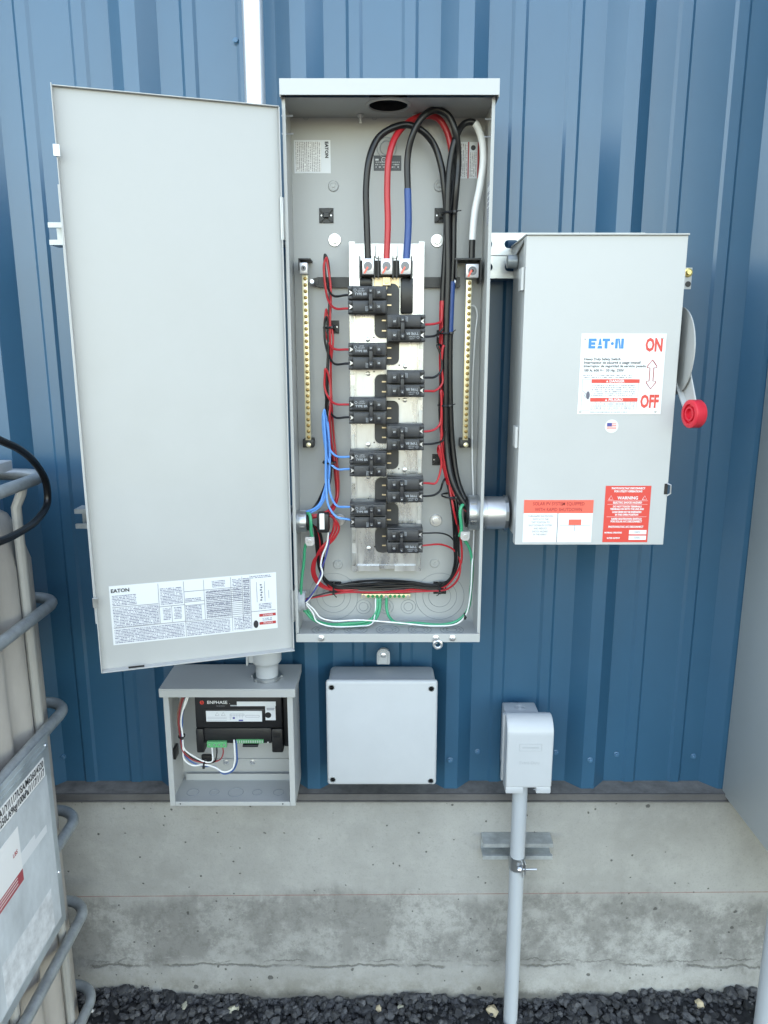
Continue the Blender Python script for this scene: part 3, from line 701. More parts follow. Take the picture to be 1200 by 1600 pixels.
# big label on the door
c4 = [Pd(177, 1007), Pd(434, 982), Pd(431, 897), Pd(170, 913)]
lx0 = (c4[0].x + c4[3].x) / 2; lx1 = (c4[1].x + c4[2].x) / 2; lz0 = (c4[0].z + c4[1].z) / 2; lz1 = (c4[2].z + c4[3].z) / 2
LW, LH = lx1 - lx0, lz1 - lz0
dl = dbuild(MB().box(lx0, lx1, -.0006, -.0003, lz0, lz1), 'label', 'paper', door); dl['label'] = 'large white wiring instruction sheet with dense print'
def dq(b, u0, v0, u1, v1, lift=.0009): return b.quad((lx0 + u0 * LW, -lift, lz0 + v0 * LH), (lx0 + u1 * LW, -lift, lz0 + v0 * LH), (lx0 + u1 * LW, -lift, lz0 + v1 * LH), (lx0 + u0 * LW, -lift, lz0 + v1 * LH))
mp_ = MB()
for (u0, v0, u1, v1) in ((.012, .66, .15, .84), (.012, .30, .275, .62), (.012, .02, .42, .27), (.29, .60, .42, .90), (.30, .34, .345, .55), (.365, .34, .41, .55), (.435, .30, .53, .55), (.435, .62, .53, .68), (.435, .03, .70, .27),
                         (.56, .30, .71, .78), (.60, .83, .68, .95), (.725, .55, .78, .95), (.79, .30, .83, .95), (.725, .04, .83, .26), (.885, .37, .965, .48), (.84, .92, .97, .97), (.905, .155, .965, .215)): dq(mp_, u0, v0, u1, v1)
dbuild(mp_, 'small_print', 'micro', dl)
ln = MB()
def hl(u0, u1, v): dq(ln, u0, v - .004, u1, v + .004, .0011)
def vl(u, v0, v1): dq(ln, u - .0011, v0, u + .0011, v1, .0011)
for u, a, c_ in ((.28, .30, .98), (.43, .02, .98), (.55, .28, .98), (.715, .03, .98), (.785, .03, .98), (.835, .03, .98), (.352, .30, .58)): vl(u, a, c_)
for u0, u1, v in ((.01, .275, .64), (.01, .28, .29), (.28, .43, .58), (.28, .43, .29), (.43, .55, .80), (.43, .55, .62), (.43, .55, .56), (.43, .835, .28), (.55, .785, .80), (.835, .99, .34)): hl(u0, u1, v)
for k in range(14): hl(.56, .785, .32 + k * .034)
for k in range(18): hl(.79, .83, .32 + k * .034)
for k in range(7): dq(ln, .895 + (.004 if k % 2 else 0), .52 + k * .045, .907 + (.004 if k % 2 else 0), .545 + k * .045, .0011)
for (u, v0, v1) in ((.875, .50, .86), (.925, .50, .86), (.95, .55, .70)): vl(u, v0, v1)
dbuild(ln, 'ruled_lines', 'inkg', dl)
b = MB(); 
b.text('EATON', LH * .085, Matrix.Translation((lx0 + .062 * LW, -.0012, lz0 + .915 * LH)) @ Matrix.Rotation(R(90), 4, 'X'), bold=.0003)
b.prism([(lx0 + .862 * LW + .006 * math.cos(t) * .8, lz0 + .11 * LH + .008 * math.sin(t)) for t in [i * math.pi / 6 for i in range(12)]], 'y', -.0013, -.0010)
dbuild(b, 'lettering', 'ink', dl)
b = MB(); dq(b, .885, .235, .99, .285, .0011); dq(b, .885, .09, .99, .14, .0011); dbuild(b, 'red_band', 'dred', dl)
b = MB().text('DANGER', LH * .042, Matrix.Translation((lx0 + .94 * LW, -.0013, lz0 + .26 * LH)) @ Matrix.Rotation(R(90), 4, 'X')).text('PELIGRO', LH * .042, Matrix.Translation((lx0 + .94 * LW, -.0013, lz0 + .115 * LH)) @ Matrix.Rotation(R(90), 4, 'X')); dbuild(b, 'lettering', 'white', dl)

# ================================================================ CIRCUIT BREAKERS
def make_breaker():
    t = bpy.data.objects.new('circuit_breaker', None); COL.objects.link(t)
    h = .0248
    b = MB()
    for s in (1, -1):
        z0, z1 = (.0003, h) if s > 0 else (-h, -.0003)
        b.box(-.0355, .0355, -.034, 0, z0, z1, .0008)
        b.box(-.0265, .0335, -.0465, -.0338, z0 + .0015, z1 - .0015, .0008)
        b.box(-.0355, -.0265, -.041, -.0338, z0 + .0165 * 1, z1 - .0012, .0006)
        b.box(-.0355, -.0265, -.041, -.0338, z0 + .0012, z0 + .0065, .0006)
    b.build('body', 'breaker', t)
    for s in (1, -1):
        zc = s * .0125
        MB().box(-.0262, .0025, -.0482, -.0463, zc - .0088, zc + .0088, .0005).build('face_plate', 'breaker', t)
        w_ = MB().box(.0160, .0265, -.0500, -.0463, zc - .0082, zc + .0082, .0006).build('switch_pad', 'toggle', t)
        MB().text('20', .0048, front(.0212, -.0503, zc)).build('lettering', 'paper', w_, False)
        MB().box(.0115, .0130, -.0490, -.0463, zc - .0075, zc + .0075).build('slot', 'toggle', t, False)
        tm = MB().prism([(-.0335, zc - .0045), (-.0275, zc - .001), (-.0275, zc + .001), (-.0335, zc + .0045), (-.0318, zc + .001), (-.0318, zc - .001)], 'y', -.0405, -.0342).build('terminal', 'lug', t, False)
    b = MB().box(.0032, .0102, -.0585, -.0463, -.0205, .0205, .0012).box(.0030, .0104, -.0600, -.0578, -.0195, -.010, .0008).box(.0030, .0104, -.0600, -.0578, .010, .0195, .0008)
    b.build('toggle', 'toggle', t)
    b = MB().text('20', .0034, front(.0067, -.0603, .0145)).text('20', .0034, front(.0067, -.0603, -.0145)); b.build('lettering', 'paper', t, False)
    b = MB().text('TYPE BR', .0062, front(-.0115, -.0485, .0095), bold=.0001).text('120/240V', .0036, front(-.0115, -.0485, .0150)).ring((-.0218, -.0484, .0165), (0, 1, 0), .0022, .00035, 12).text('LISTED', .003, front(-.0105, -.0485, .0186))
    b.quad((-.003, -.0485, -.0205), (-.0024, -.0485, -.0205), (-.0024, -.0485, -.0115), (-.003, -.0485, -.0115))
    for k in range(4): b.quad((-.0018, -.0485, -.0202 + k * .0023), (.0016, -.0485, -.0202 + k * .0023), (.0016, -.0485, -.0194 + k * .0023), (-.0018, -.0485, -.0194 + k * .0023))
    b.build('lettering', 'inkg2', t, False)
    return t
M['inkg2'] = mat('pale_grey_print', (0.36, 0.38, 0.40), 0.5)
brk = make_breaker()
lefts = ['topmost breaker of the left column fed by a black and a red wire', 'second breaker down the left column fed by red over black wires',
         'third breaker down the left column just above the blue wired ones', 'upper of the two left breakers fed by blue wires', 'lowest left breaker fed by two blue wires']
rights = ['topmost breaker of the right column with red over black wires', 'second breaker down the right column with black over red wires',
          'third breaker down the right column, middle of its column', 'fourth breaker down the right column, next above the bottom one', 'bottom right breaker fed by thin wires, lowest of all breakers']
YBK = yp - .0008
for k in range(10):
    left = k % 2 == 0
    o = brk if k == 0 else copy_tree(brk)
    o.location = (XC - .0358 if left else XC + .0358, YBK - .0130, ZTOP - (k + .5) * PT)
    o.rotation_euler = (0, 0 if left else math.pi, 0)
    tag(o, (lefts if left else rights)[k // 2], 'circuit breaker', 'circuit breakers in the panel')

# ================================================================ WIRES IN THE PANEL
def W(label, pts, r, m, depth=-.125, cat='wire', group=None, name='wire', n=8, k=7, sections=None):
    """one wire: pts are (photo x, photo y[, depth]) on the planes the wire lies at; sections: list of (material, label, i0, i1) sleeves"""
    P3 = []; last = depth
    jr = random.Random(label)
    for i, p in enumerate(pts):
        if len(p) > 2: last = p[2]
        j = .9 if (1 < i < len(pts) - 2 and r < .004) else 0
        P3.append(P(p[0] + jr.gauss(0, j), p[1] + jr.gauss(0, j), last + jr.uniform(-.0016, .0016) * bool(j)))
    sp_ = spline(P3, k)
    o = MB().tube(sp_, r, n).build(name, m, None)
    tag(o, label, cat, group)
    for (mm, nm, i0, i1) in sections or ():
        MB().tube(sp_[i0 * k:i1 * k + 1], r + .0006, n).build(nm, mm, o)
    return o
RB = .0060
G = 'thick cables looping at the top of the panel'
W('thick black cable arching from the left main lug over to the right gutter', [(575, 405, -.140), (573, 345), (572, 295), (577, 248), (590, 217, -.135), (611, 201), (636, 195, -.128), (659, 204), (678, 226, -.12), (690, 262), (695, 300), (698, 345, -.115), (695, 410), (692, 470), (691, 560), (693, 650), (700, 730), (712, 775, -.13), (728, 792, -.14), (742, 800)],
  RB, 'rubber', cat='cable', group=G, name='power_cable', n=12, sections=[('redtape', 'phase_tape', 13, 15)])
W('thick red cable rising from the middle main lug and arching behind the black ones', [(604, 405, -.140), (606, 350), (605, 295), (608, 245), (619, 212, -.13), (640, 190, -.112), (663, 181, -.105), (683, 184), (698, 205), (706, 240), (708, 280), (705, 320, -.11), (701, 370), (699, 430), (698, 520), (699, 620), (703, 700), (712, 752, -.118), (730, 786, -.13), (744, 798)],
  RB * .98, 'red_w', cat='cable', group=G, name='power_cable', n=12, sections=[('rubber', 'black_sleeve', 9, 18)])
W('thick black cable with a long blue tape wrap down to the right main lug', [(635, 405, -.140), (638, 350), (637, 295), (637, 245), (645, 210, -.145), (661, 182), (681, 172, -.135), (700, 180), (712, 207), (716, 245, -.125), (713, 295), (709, 340, -.118), (708, 400), (706, 440), (703, 520), (703, 620), (707, 700), (716, 755, -.125), (732, 790, -.135), (745, 806)],
  RB, 'rubber', cat='cable', group=G, name='power_cable', n=12, sections=[('bluetape', 'phase_tape', 0, 2), ('bluetape', 'phase_tape', 13, 14)])
W('thick cable sleeved white on its way down to the right neutral lug', [(737, 405, -.117), (738, 375), (742, 330), (750, 290), (755, 250), (752, 215), (741, 192, -.122), (726, 193), (713, 213, -.13), (704, 250), (700, 295), (699, 345, -.128), (700, 420), (697, 520), (696, 620), (698, 700), (708, 755, -.14), (726, 788, -.145), (742, 806)],
  RB * .98, 'rubber', cat='cable', group=G, name='power_cable', n=12, sections=[('white_w', 'white_sleeve', 1, 6)])

# branch wires, left column. Each rises in the left gutter, hooks over and comes back to its terminal
RW = .0022
GL = 'breaker wires in the left gutter'
def left_wire(label, yt, top, col, xg, exit_, d):
    """terminal at (547,yt) <- up to a hook at `top` <- down the gutter to the exit"""
    a = [(553, yt, -.152), (541, yt, -.148), (524, yt - 1, -.138)]
    if top is None: a += [(514, yt - 14, d), (xg, yt - 40)]
    else:
        a += [(513, yt - 12, d), (508, (yt + top) / 2), (507, top + 9), (509, top), (512, top + 7), (xg + 2, (yt + top) / 2 + 8), (xg, yt + 30)]
    y = (yt + 70 if top is not None else None)
    low = [(x, yy, dd) for (x, yy, dd) in exit_ if top is None or yy > yt + 55]
    W(label, a + low, RW, col, group=GL)
exA = lambda dx, d: [(517 + dx, 600, d), (516 + dx, 680, d), (526 + dx, 742, d - .004), (525 + dx, 778, d - .006), (514 + dx, 800, -.135), (494, 806 + dx * .5, -.137), (478, 808 + dx * .5, -.137)]
exB = lambda dx, d: [(512 + dx, 600, d), (511 + dx, 680, d), (514 + dx, 742, d), (504 + dx, 772, d - .006), (492 + dx * .5, 792, -.135), (478, 806 + dx * .5, -.137)]
left_wire('black wire to the upper terminal of the topmost left breaker', 461, 399, 'rubber', 513, exB(1, -.100), -.112)
left_wire('red wire to the lower terminal of the topmost left breaker', 482, 403, 'red_w', 516, exA(1, -.106), -.118)
left_wire('red wire to the upper terminal of the second left breaker', 546, 484, 'red_w', 518, exA(4, -.100), -.116)
left_wire('black wire to the lower terminal of the second left breaker', 568, 494, 'rubber', 511, exB(-2, -.106), -.120)
left_wire('red wire to the upper terminal of the third left breaker', 632, 576, 'red_w', 515, exA(-2, -.094), -.122)
left_wire('black wire to the lower terminal of the third left breaker', 652, 588, 'rubber', 510, exB(3, -.112), -.112)
def blue(label, yt, top, xg, d, ex):
    W(label, [(553, yt, -.152), (541, yt + 1, -.148), (526, yt, -.138), (514, yt - 12, d), (506, yt - 40), (504, top + 12), (506, top), (510, top + 10, d + .003), (xg, (yt + top) / 2 + 16), (xg, yt + 14), (xg - 1, 750 if yt < 735 else yt + 2, d + .006)] + ex, RW, 'blue_w', group=GL)
be = lambda k: [(507 + k, 772, -.13), (497, 791 + k, -.136), (478, 800 + k, -.138)]
blue('light blue wire to the upper terminal of the fourth left breaker', 713, 643, 511, -.128, be(0))
blue('light blue wire to the lower terminal of the fourth left breaker', 732, 640, 514, -.134, be(3))
W('light blue wire to the upper terminal of the lowest left breaker', [(553, 792, -.152), (541, 792, -.148), (527, 789, -.14), (517, 772), (514, 740, -.13), (515, 700), (510, 660), (513, 720, -.122), (509, 765), (494, 795, -.136), (479, 804, -.138)], RW, 'blue_w', group=GL)
W('light blue wire to the lower terminal of the lowest left breaker', [(553, 813, -.152), (541, 811, -.15), (526, 808, -.146), (514, 790), (509, 755, -.138), (508, 700), (507, 650), (512, 700, -.12), (512, 750), (497, 790, -.138), (480, 800, -.14)], RW, 'blue_w', group=GL)

GR = 'breaker wires in the right gutter'
def right_wire(label, yt, col, mid, xg, d, r=RW, x0=655, down=True, shift=0):
    a = [(x0, yt, -.152), (668, yt, -.148), (681, yt - 1, -.140)] + mid
    if down: a += [(xg, 700 if yt < 660 else 735, d), (xg + 7, 750, d), (xg + 16, 800, d - .008), (714 + shift, 850, -.122), (714 + shift * .8, 882, -.118), (700, 911 + shift * .5, -.108), (683, 918 + shift * .6, -.100), (640, 916 + shift, -.098), (600, 917 + shift, -.098), (550, 917 + shift, -.098), (520, 916 + shift * .6, -.104), (502, 896, -.112), (497 + shift * .6, 872, -.118), (496 + shift * .6, 845, -.124), (490, 822, -.132), (478, 816 + shift * .4, -.136)]
    if col == 'red_w' and shift < 6.5:
        a = a[:-16] + [(xg + 9, 762, d), (xg + 18, 782, -.134), (730, 794 + shift, -.138), (744, 798 + shift, -.140)]
    W(label, a, r, col, group=GR)
right_wire('red wire to the upper terminal of the topmost right breaker', 507, 'red_w', [(689, 500, -.132), (691, 480), (692, 500, -.126), (694, 560), (692, 640)], 699, -.124, shift=5.5)
right_wire('black wire to the lower terminal of the topmost right breaker', 526, 'rubber', [(690, 519, -.130), (697, 508), (700, 520, -.122), (699, 600)], 700, -.118, shift=0)
right_wire('black wire to the upper terminal of the second right breaker', 590, 'rubber', [(688, 578, -.134), (686, 555), (684, 540), (687, 538, -.128), (690, 560), (688, 640)], 692, -.126, shift=-4)
right_wire('red wire to the lower terminal of the second right breaker', 611, 'red_w', [(690, 600, -.134), (692, 570), (692, 540), (695, 545, -.126), (696, 600), (690, 660)], 694, -.130, shift=7)
right_wire('red wire to the upper terminal of the third right breaker', 674, 'red_w', [(687, 663, -.138), (689, 635), (688, 610), (692, 618, -.130), (690, 690)], 697, -.134, shift=3.5)
right_wire('black wire to the lower terminal of the third right breaker', 694, 'rubber', [(691, 688, -.132), (696, 670), (698, 690, -.120)], 698, -.130, shift=-2)
right_wire('red wire to the upper terminal of the fourth right breaker', 755, 'red_w', [(686, 746, -.140), (690, 722), (687, 698), (684, 704, -.132), (690, 720)], 693, -.126, shift=-5.5)
right_wire('black wire to the lower terminal of the fourth right breaker', 775, 'rubber', [(688, 768, -.136), (692, 752), (697, 745, -.124)], 699, -.120, shift=2)
W('thin dark wire from the upper terminal of the bottom right breaker', [(655, 833, -.152), (666, 833, -.148), (690, 833, -.13), (705, 839, -.122), (713, 858), (713, 885), (699, 912, -.106), (680, 920, -.098), (610, 920, -.097), (540, 920, -.097), (512, 926, -.110), (480, 935, -.130)], .0016, 'black', group=GR)
W('thin red wire from the lower terminal of the bottom right breaker', [(655, 853, -.152), (666, 852, -.148), (690, 852, -.128), (710, 860, -.120), (719, 878), (715, 902), (698, 922, -.106), (670, 925, -.100), (600, 924), (540, 926), (505, 931, -.112), (478, 936, -.13)], .0019, 'red_w', group=GR)
# feeders to the switch, extra conductors that fill the bundles
GX = 'extra conductors in the bundle along the panel bottom'
for k, (dy, dd, c) in enumerate(((-6.5, -.094, 'rubber'), (-3, -.102, 'rubber'), (1.2, -.104, 'rubber'), (4.2, -.094, 'rubber'), (-1, -.090, 'rubber'))):
    W(('uppermost', 'second from top', 'second from bottom', 'lowest', 'middle')[k] + ' black conductor of the bundle swept along the panel bottom', [(706 + k, 770, -.120), (712 + k * .8, 830, -.124), (716 - k * .6, 870, -.118), (704, 906 + dy * .5, dd - .006), (684, 917 + dy * .6, dd), (640, 914 + dy, dd), (605, 914 + dy * 1.2, dd), (560, 916 + dy, dd), (522, 917 + dy * .6, dd), (505, 902, -.106 - k * .003), (500 + k * 1.4, 878, -.114), (500 + k * 1.2, 850, -.12), (493 + k, 826, -.128), (478, 812 + k * 2, -.136)], RW * 1.05, c, group=GX)
GRB = 'red conductors curling in the lower left corner of the panel'
for k in range(3):
    W('red conductor curling from the clip through the lower left corner', [(478, 806 + k, -.138), (500, 804 + k * 1.5, -.138), (516 + k * 2, 806, -.138 + k * .003), (528 - k * 4.0, 822, -.134), (522 - k * 4.0, 842, -.13), (506 - k * 2.5, 858, -.124 - k * .003), (491 + k * 1.5, 876, -.12), (487 + k * 2.2, 895, -.116), (497 + k * 2, 914 - k, -.110), (518, 922 - k, -.100), (560, 921 - k, -.097)], RW, 'red_w', group=GRB)
# control pair, greens and whites
W('white conductor of the twisted pair falling from the ferrite clip', [(513, 832, -.134), (511, 850), (503, 868), (501, 884), (503, 896), (495, 915), (486, 932), (478, 942, -.134)], .0017, 'white_w')
W('dark blue conductor of the twisted pair falling from the ferrite clip', [(516, 832, -.130), (513, 852), (508, 870), (503, 886, -.128), (499, 905), (494, 918, -.136), (484, 933), (477, 940, -.136)], .0017, 'navy')
W('green ground wire bent over the upper left conduit bushing', [(480, 802, -.142), (484, 804, -.150), (486, 816, -.153), (486, 830, -.148), (489, 842, -.142)], .0034, 'green_w', cat='ground wire', name='ground_wire')
W('green ground wire dropping down the left wall between two conduit openings', [(486, 838, -.142), (478, 850, -.145), (475, 880), (472, 915), (471, 940), (476, 955, -.140)], .0030, 'green_w', cat='ground wire', name='ground_wire')
W('thick green ground wire from the lower left opening to the ground bar', [(477, 955, -.136), (488, 967), (506, 975, -.132), (535, 977), (568, 976, -.125), (586, 968, -.112), (593, 952, -.100), (594, 934, -.094)], .0032, 'green_w', cat='ground wire', name='ground_wire')
W('second thick green ground wire lying beside the one to the ground bar', [(480, 952, -.132), (492, 968), (512, 974, -.128), (545, 974), (570, 972, -.12), (583, 964, -.11), (589, 950, -.10), (590, 934, -.094)], .0028, 'green_w', cat='ground wire', name='ground_wire')
W('green ground wire from the ground bar to the lower right corner', [(604, 934, -.094), (604, 950, -.097), (607, 963, -.105), (618, 972, -.115), (650, 974, -.122), (690, 975, -.128), (716, 970, -.132), (730, 952, -.134), (735, 920), (737, 880, -.138), (734, 858), (725, 842, -.142)], .0030, 'green_w', cat='ground wire', name='ground_wire')
W('green ground wire bent over the right conduit bushing', [(731, 787, -.140), (722, 790, -.150), (719, 800, -.153), (720, 815), (721, 828, -.150), (718, 838, -.146)], .0034, 'green_w', cat='ground wire', name='ground_wire')
W('thin white wire running along the bottom and up the right wall', [(478, 941, -.138), (490, 952), (500, 965, -.142), (520, 970, -.14), (560, 968), (620, 972, -.138), (680, 977, -.14), (712, 974, -.142), (729, 960, -.145), (736, 930), (739, 880, -.142), (741, 830, -.118), (738, 700, -.100), (739, 600, -.098), (744, 520, -.098), (746, 490), (742, 479, -.100), (734, 477, -.105)], .0015, 'white_w')
W('thin white wire hooking round the green wires to the ground bar', [(478, 944, -.140), (489, 958), (494, 970, -.144), (515, 977), (560, 979, -.138), (580, 974, -.126), (586, 958, -.106), (587, 935, -.094)], .0014, 'white_w')
# ferrite clip with its white label
q = P(506, 815, -.145)
fc = thing('ferrite_clip', 'black ferrite clip with a white side label around the red wires', 'ferrite clip', q)
MB().box(q.x - .013, q.x + .011, -.156, -.126, q.z - .021, q.z + .018, .004).build('clip_body', 'black', fc)
MB().box(q.x - .0075, q.x + .0020, -.1572, -.1558, q.z - .013, q.z + .019, .0003).build('label', 'white', fc, False)
# cable ties
def tie(px, py, Y, rx, ry, label, tail=(0, 0), vert=False):
    c_ = P(px, py, Y); pts = []
    for i in range(19):
        a = i * 2 * math.pi / 18
        pts.append(c_ + (Vector((rx * math.cos(a), ry * math.sin(a), 0)) if not vert else Vector((0, ry * math.sin(a), rx * math.cos(a)))))
    b = MB()
    for k in (-.0008, .0008): b.tube([p + (Vector((0, 0, k)) if not vert else Vector((k, 0, 0))) for p in pts], .0011, 5, False)
    hd = c_ + Vector((rx * .6, -ry, 0)) if not vert else c_ + Vector((0, -ry, -rx * .5))
    b.box(hd.x - .0025, hd.x + .0025, hd.y - .003, hd.y + .001, hd.z - .0025, hd.z + .0025, .0005)
    b.tube([hd, hd + Vector((tail[0] * .5, -.003, tail[1] * .5)), hd + Vector((tail[0], -.001, tail[1]))], .0011, 5)
    tag(b.build('cable_tie', 'black'), label, 'cable tie', 'black cable ties')
tie(701, 334, -.118, .0150, .020, 'cable tie round the thick cables near the top right mount', (.012, .002))
tie(696, 521, -.118, .0150, .022, 'cable tie round the right gutter wires beside the topmost right breaker', (.008, .006))
tie(695, 633, -.120, .0135, .022, 'cable tie round the right gutter wires level with the second right breaker', (.010, .004))
tie(703, 774, -.122, .0165, .024, 'cable tie round the right gutter bundle just above the conduit bushing', (-.010, -.004))
tie(522, 919, -.100, .0110, .018, 'cable tie on the lower left mount of the bottom bundle', (.006, -.008), True)
tie(686, 918, -.100, .0110, .018, 'cable tie on the lower right mount of the bottom bundle', (-.006, -.006), True)
tie(514, 512, -.108, .0110, .016, 'cable tie round the left gutter wires above the second left breaker', (.006, .004))
tie(514, 722, -.116, .0120, .018, 'cable tie round the blue wires beside the fourth left breaker', (.008, .002))
tie(726, 962, -.139, .0050, .007, 'cable tie round the green and white wires in the lower right corner', (.003, .003), True)

# ================================================================ CONDUIT FITTINGS AT THE PANEL
def bushing(parent, xa, xb, y, z, r, sgn):
    """insulated bushing on a wall: xa at the wall, xb at its free end; sgn +1 throat looks to +x"""
    d = 1 if xb > xa else -1
    L = abs(xb - xa)
    MB().lathe((xa, y, z), (d, 0, 0), [(0, r), (0, r * 1.03), (L * .25, r * 1.03), (L * .28, r * .98), (L * .92, r * .98), (L, r * .93), (L, r * .78)], 36, False).build('bushing', 'galv', parent)
    b = MB().lathe((xa + d * L * .98, y, z), (d, 0, 0), [(-.001, r * .80), (.004, r * .86), (.0055, r * .80), (.005, r * .66), (-.02, r * .64)], 36, False)
    b.build('insulating_throat', 'black', parent)
    for a in range(6):
        aa = a * math.pi / 3 + .3
        MB().box(xa + d * L * .3 if d > 0 else xa - L * .85, xa + d * L * .85 if d > 0 else xa - L * .3, y + (r * .97) * math.cos(aa) - .0012, y + (r * .97) * math.cos(aa) + .0012, z + (r * .97) * math.sin(aa) - .0012, z + (r * .97) * math.sin(aa) + .0012).build('bushing_lug', 'galv', parent, False)
def lug(parent, c, flip=1):
    b = MB().prism([(-.009, .004), (.009, .004), (.009, -.010), (.004, -.014), (-.006, -.014), (-.009, -.008)], 'y', -.003, .003, .0006)
    b.bm.transform(Matrix.Translation(c) @ Matrix.Diagonal((flip, 1, 1, 1))); b.build('ground_lug', 'lug', parent, False)
    b = MB().lathe(Vector(c) + Vector((0, -.003, -.004)), (0, -1, 0), [(0, .0036), (.0025, .0034), (.0025, 0)], 8); b.build('lug_screw', 'zinc', parent)
zn = 1.2672; yn = -.135; rn = .0335
nip = thing('conduit_nipple', 'short fat galvanised conduit joining the breaker panel and the switch box', 'conduit', (.222, yn, zn))
bushing(nip, XR - T - .0005, XR - .0245, yn, zn, rn * 1.02, -1)
lug(nip, (XR - .030, yn - .018, zn - .038), -1)
MB().lathe((XR + .0005, yn, zn), (1, 0, 0), [(0, rn * .9), (0, rn * 1.06), (.0065, rn * 1.06), (.0065, rn * .9)], 30, False).build('locknut', 'galv', nip, ang=20)
MB().lathe((XR + .007, yn, zn), (1, 0, 0), [(0, rn * .80), (0, rn * .97), (.0006, rn * .97), (.0006, rn * .92), (.004, rn * .92), (.004, rn * .97), (.0400, rn * .97), (.0400, rn * .90), (.0465, rn * .90), (.0465, rn * .80)], 40, False).build('conduit_body', 'emt', nip)
MB().lathe((.2435 - .0005, yn, zn), (-1, 0, 0), [(0, rn * .9), (0, rn * 1.06), (.006, rn * 1.06), (.006, rn * .9)], 12, False).build('locknut', 'galv', nip, ang=20)
hubl = thing('conduit_fitting', 'galvanised conduit bushing with grey grounding lug high on the left wall', 'conduit fitting', (XL, -.135, 1.249))
bushing(hubl, XL + T + .0005, XL + .0215, -.137, 1.2500, .0215, 1); lug(hubl, (XL + .028, -.152, 1.2180), 1)
MB().lathe((XL - .0005, -.137, 1.25), (-1, 0, 0), [(0, .015), (0, .023), (.006, .023), (.006, .0175), (.05, .0175), (.05, .0)], 24, False).build('conduit_stub', 'galv', hubl)
hub2 = thing('conduit_fitting', 'plain grey bushing of the lower opening near the bottom of the left wall', 'conduit fitting', (XL, -.135, 1.08))
MB().lathe((XL + T + .0004, -.137, 1.0850), (1, 0, 0), [(0, .0235), (.0035, .0235), (.0035, .0200), (.012, .0200), (.013, .0185), (.013, .0165), (.001, .016)], 30, False).build('bushing', 'pvc', hub2)
MB().lathe((XL - .0005, -.137, 1.085), (-1, 0, 0), [(0, .013), (0, .021), (.006, .021), (.006, .016), (.03, .016), (.03, .0)], 24, False).build('conduit_stub', 'pvc', hub2)

# ================================================================ WHITE CONDUIT BEHIND THE DOOR
cq = thing('conduit', 'bright metal conduit running down the wall behind the open door', 'conduit', (-.236, -.085, 2.0))
MB().lathe((-.236, -.085, 1.02), (0, 0, 1), [(0, .0186), (3.4, .0186)], 28, False).build('pipe', 'emt', cq)
MB().lathe((-.236, -.085, 1.948), (0, 0, 1), [(0, .019), (0, .0222), (.008, .0222), (.010, .0212), (.0450, .0212), (.047, .0222), (.054, .0222), (.054, .019)], 28, False).build('coupling', 'emt', cq)
MB().box(-.275, -.197, -.0645, -.034, 2.62, 2.645, .002).build('pipe_strap', 'galv', cq)
# elbow fitting into the gateway box
GX0, GX1, GYF, GZ0, GZ1 = -.4640, -.1830, -.145, .6230, .9010
ex, ey = -.2490, -.103
el = thing('conduit_elbow', 'pale grey conduit body elbow entering the top of the small open box', 'conduit fitting', (ex, ey, GZ1))
b = MB().lathe((ex, ey, GZ1 + .0065), (0, 0, 1), [(0, .014), (0, .0235), (.014, .0240), (.024, .0240), (.028, .0265), (.034, .0315), (.074, .0320), (.086, .0280), (.105, .0225), (.125, .0225), (.125, .017)], 32, False)
b.build('fitting_body', 'pvc', el)
b = MB().box(ex - .036, ex - .018, ey - .020, ey + .020, GZ1 + .040, GZ1 + .115, .004); b.build('fitting_side', 'pvc', el)
MB().box(ex - .0395, ex - .0362, ey - .022, ey + .022, GZ1 + .036, GZ1 + .118, .0012).build('cover_plate', 'pvcw', el)
b = MB(); b.lathe((ex, ey, GZ1 + .0005), (0, 0, 1), [(0, .019), (0, .0300), (.0058, .0300), (.0058, .019)], 30, False)
for a in range(8):
    aa = a * math.pi / 4; b.box(-.0025, .0025, .0290, .0330, 0, .0055, mtx=Matrix.Translation((ex, ey, GZ1 + .0006)) @ Matrix.Rotation(aa, 4, 'Z'))
b.build('locknut', 'galv', el, ang=30)

# ================================================================ SMALL OPEN BOX WITH GATEWAY
gw = thing('gateway_box', 'small open grey metal box holding a black gateway device', 'metal box', ((GX0 + GX1) / 2, -.04, GZ0))
T2 = .0018; GYB = -.0365
bx0, bx1 = GX0 + .0035, GX1 - .0075
MB().box(bx0, bx1, GYB - T2, GYB, GZ0, GZ1 - .004).build('back_panel', 'grey', gw, False)
for xa, sg in ((bx0, 1), (bx1, -1)):
    b = MB().box(min(xa, xa + sg * T2), max(xa, xa + sg * T2), GYF + .002, GYB - T2, GZ0, GZ1 - .006)
    b.box(min(xa, xa + sg * .0115), max(xa, xa + sg * .0115), GYF, GYF + .0018, GZ0, GZ1 - .014, .0005)
    b.build('side_panel', 'grey', gw, False)
b = MB().box(bx0 + T2, bx1 - T2, GYF + .002, GYB - T2, GZ0, GZ0 + T2).box(bx0 + .012, bx1 - .012, GYF, GYF + .0018, GZ0, GZ0 + .0095, .0005)
b.box(bx0 + T2 + .008, bx1 - T2 - .0005, GYB - T2 - .012, GYB - T2 - .0104, GZ0 + T2, GZ0 + .018)
b.build('bottom_panel', 'grey', gw, False)
b = MB().box(GX0, GX1, GYF - .014, GYB + .002, GZ1 - .0022, GZ1, .0006).box(GX0, GX1, GYF - .014, GYF - .0122, GZ1 - .0185, GZ1 - .0024, .0006)
for xa in (GX0, GX1 - T2): b.box(xa, xa + T2, GYF - .012, GYB, GZ1 - .016, GZ1 - .0024)
b.build('rain_hood', 'grey', gw, False)
b = MB(); 
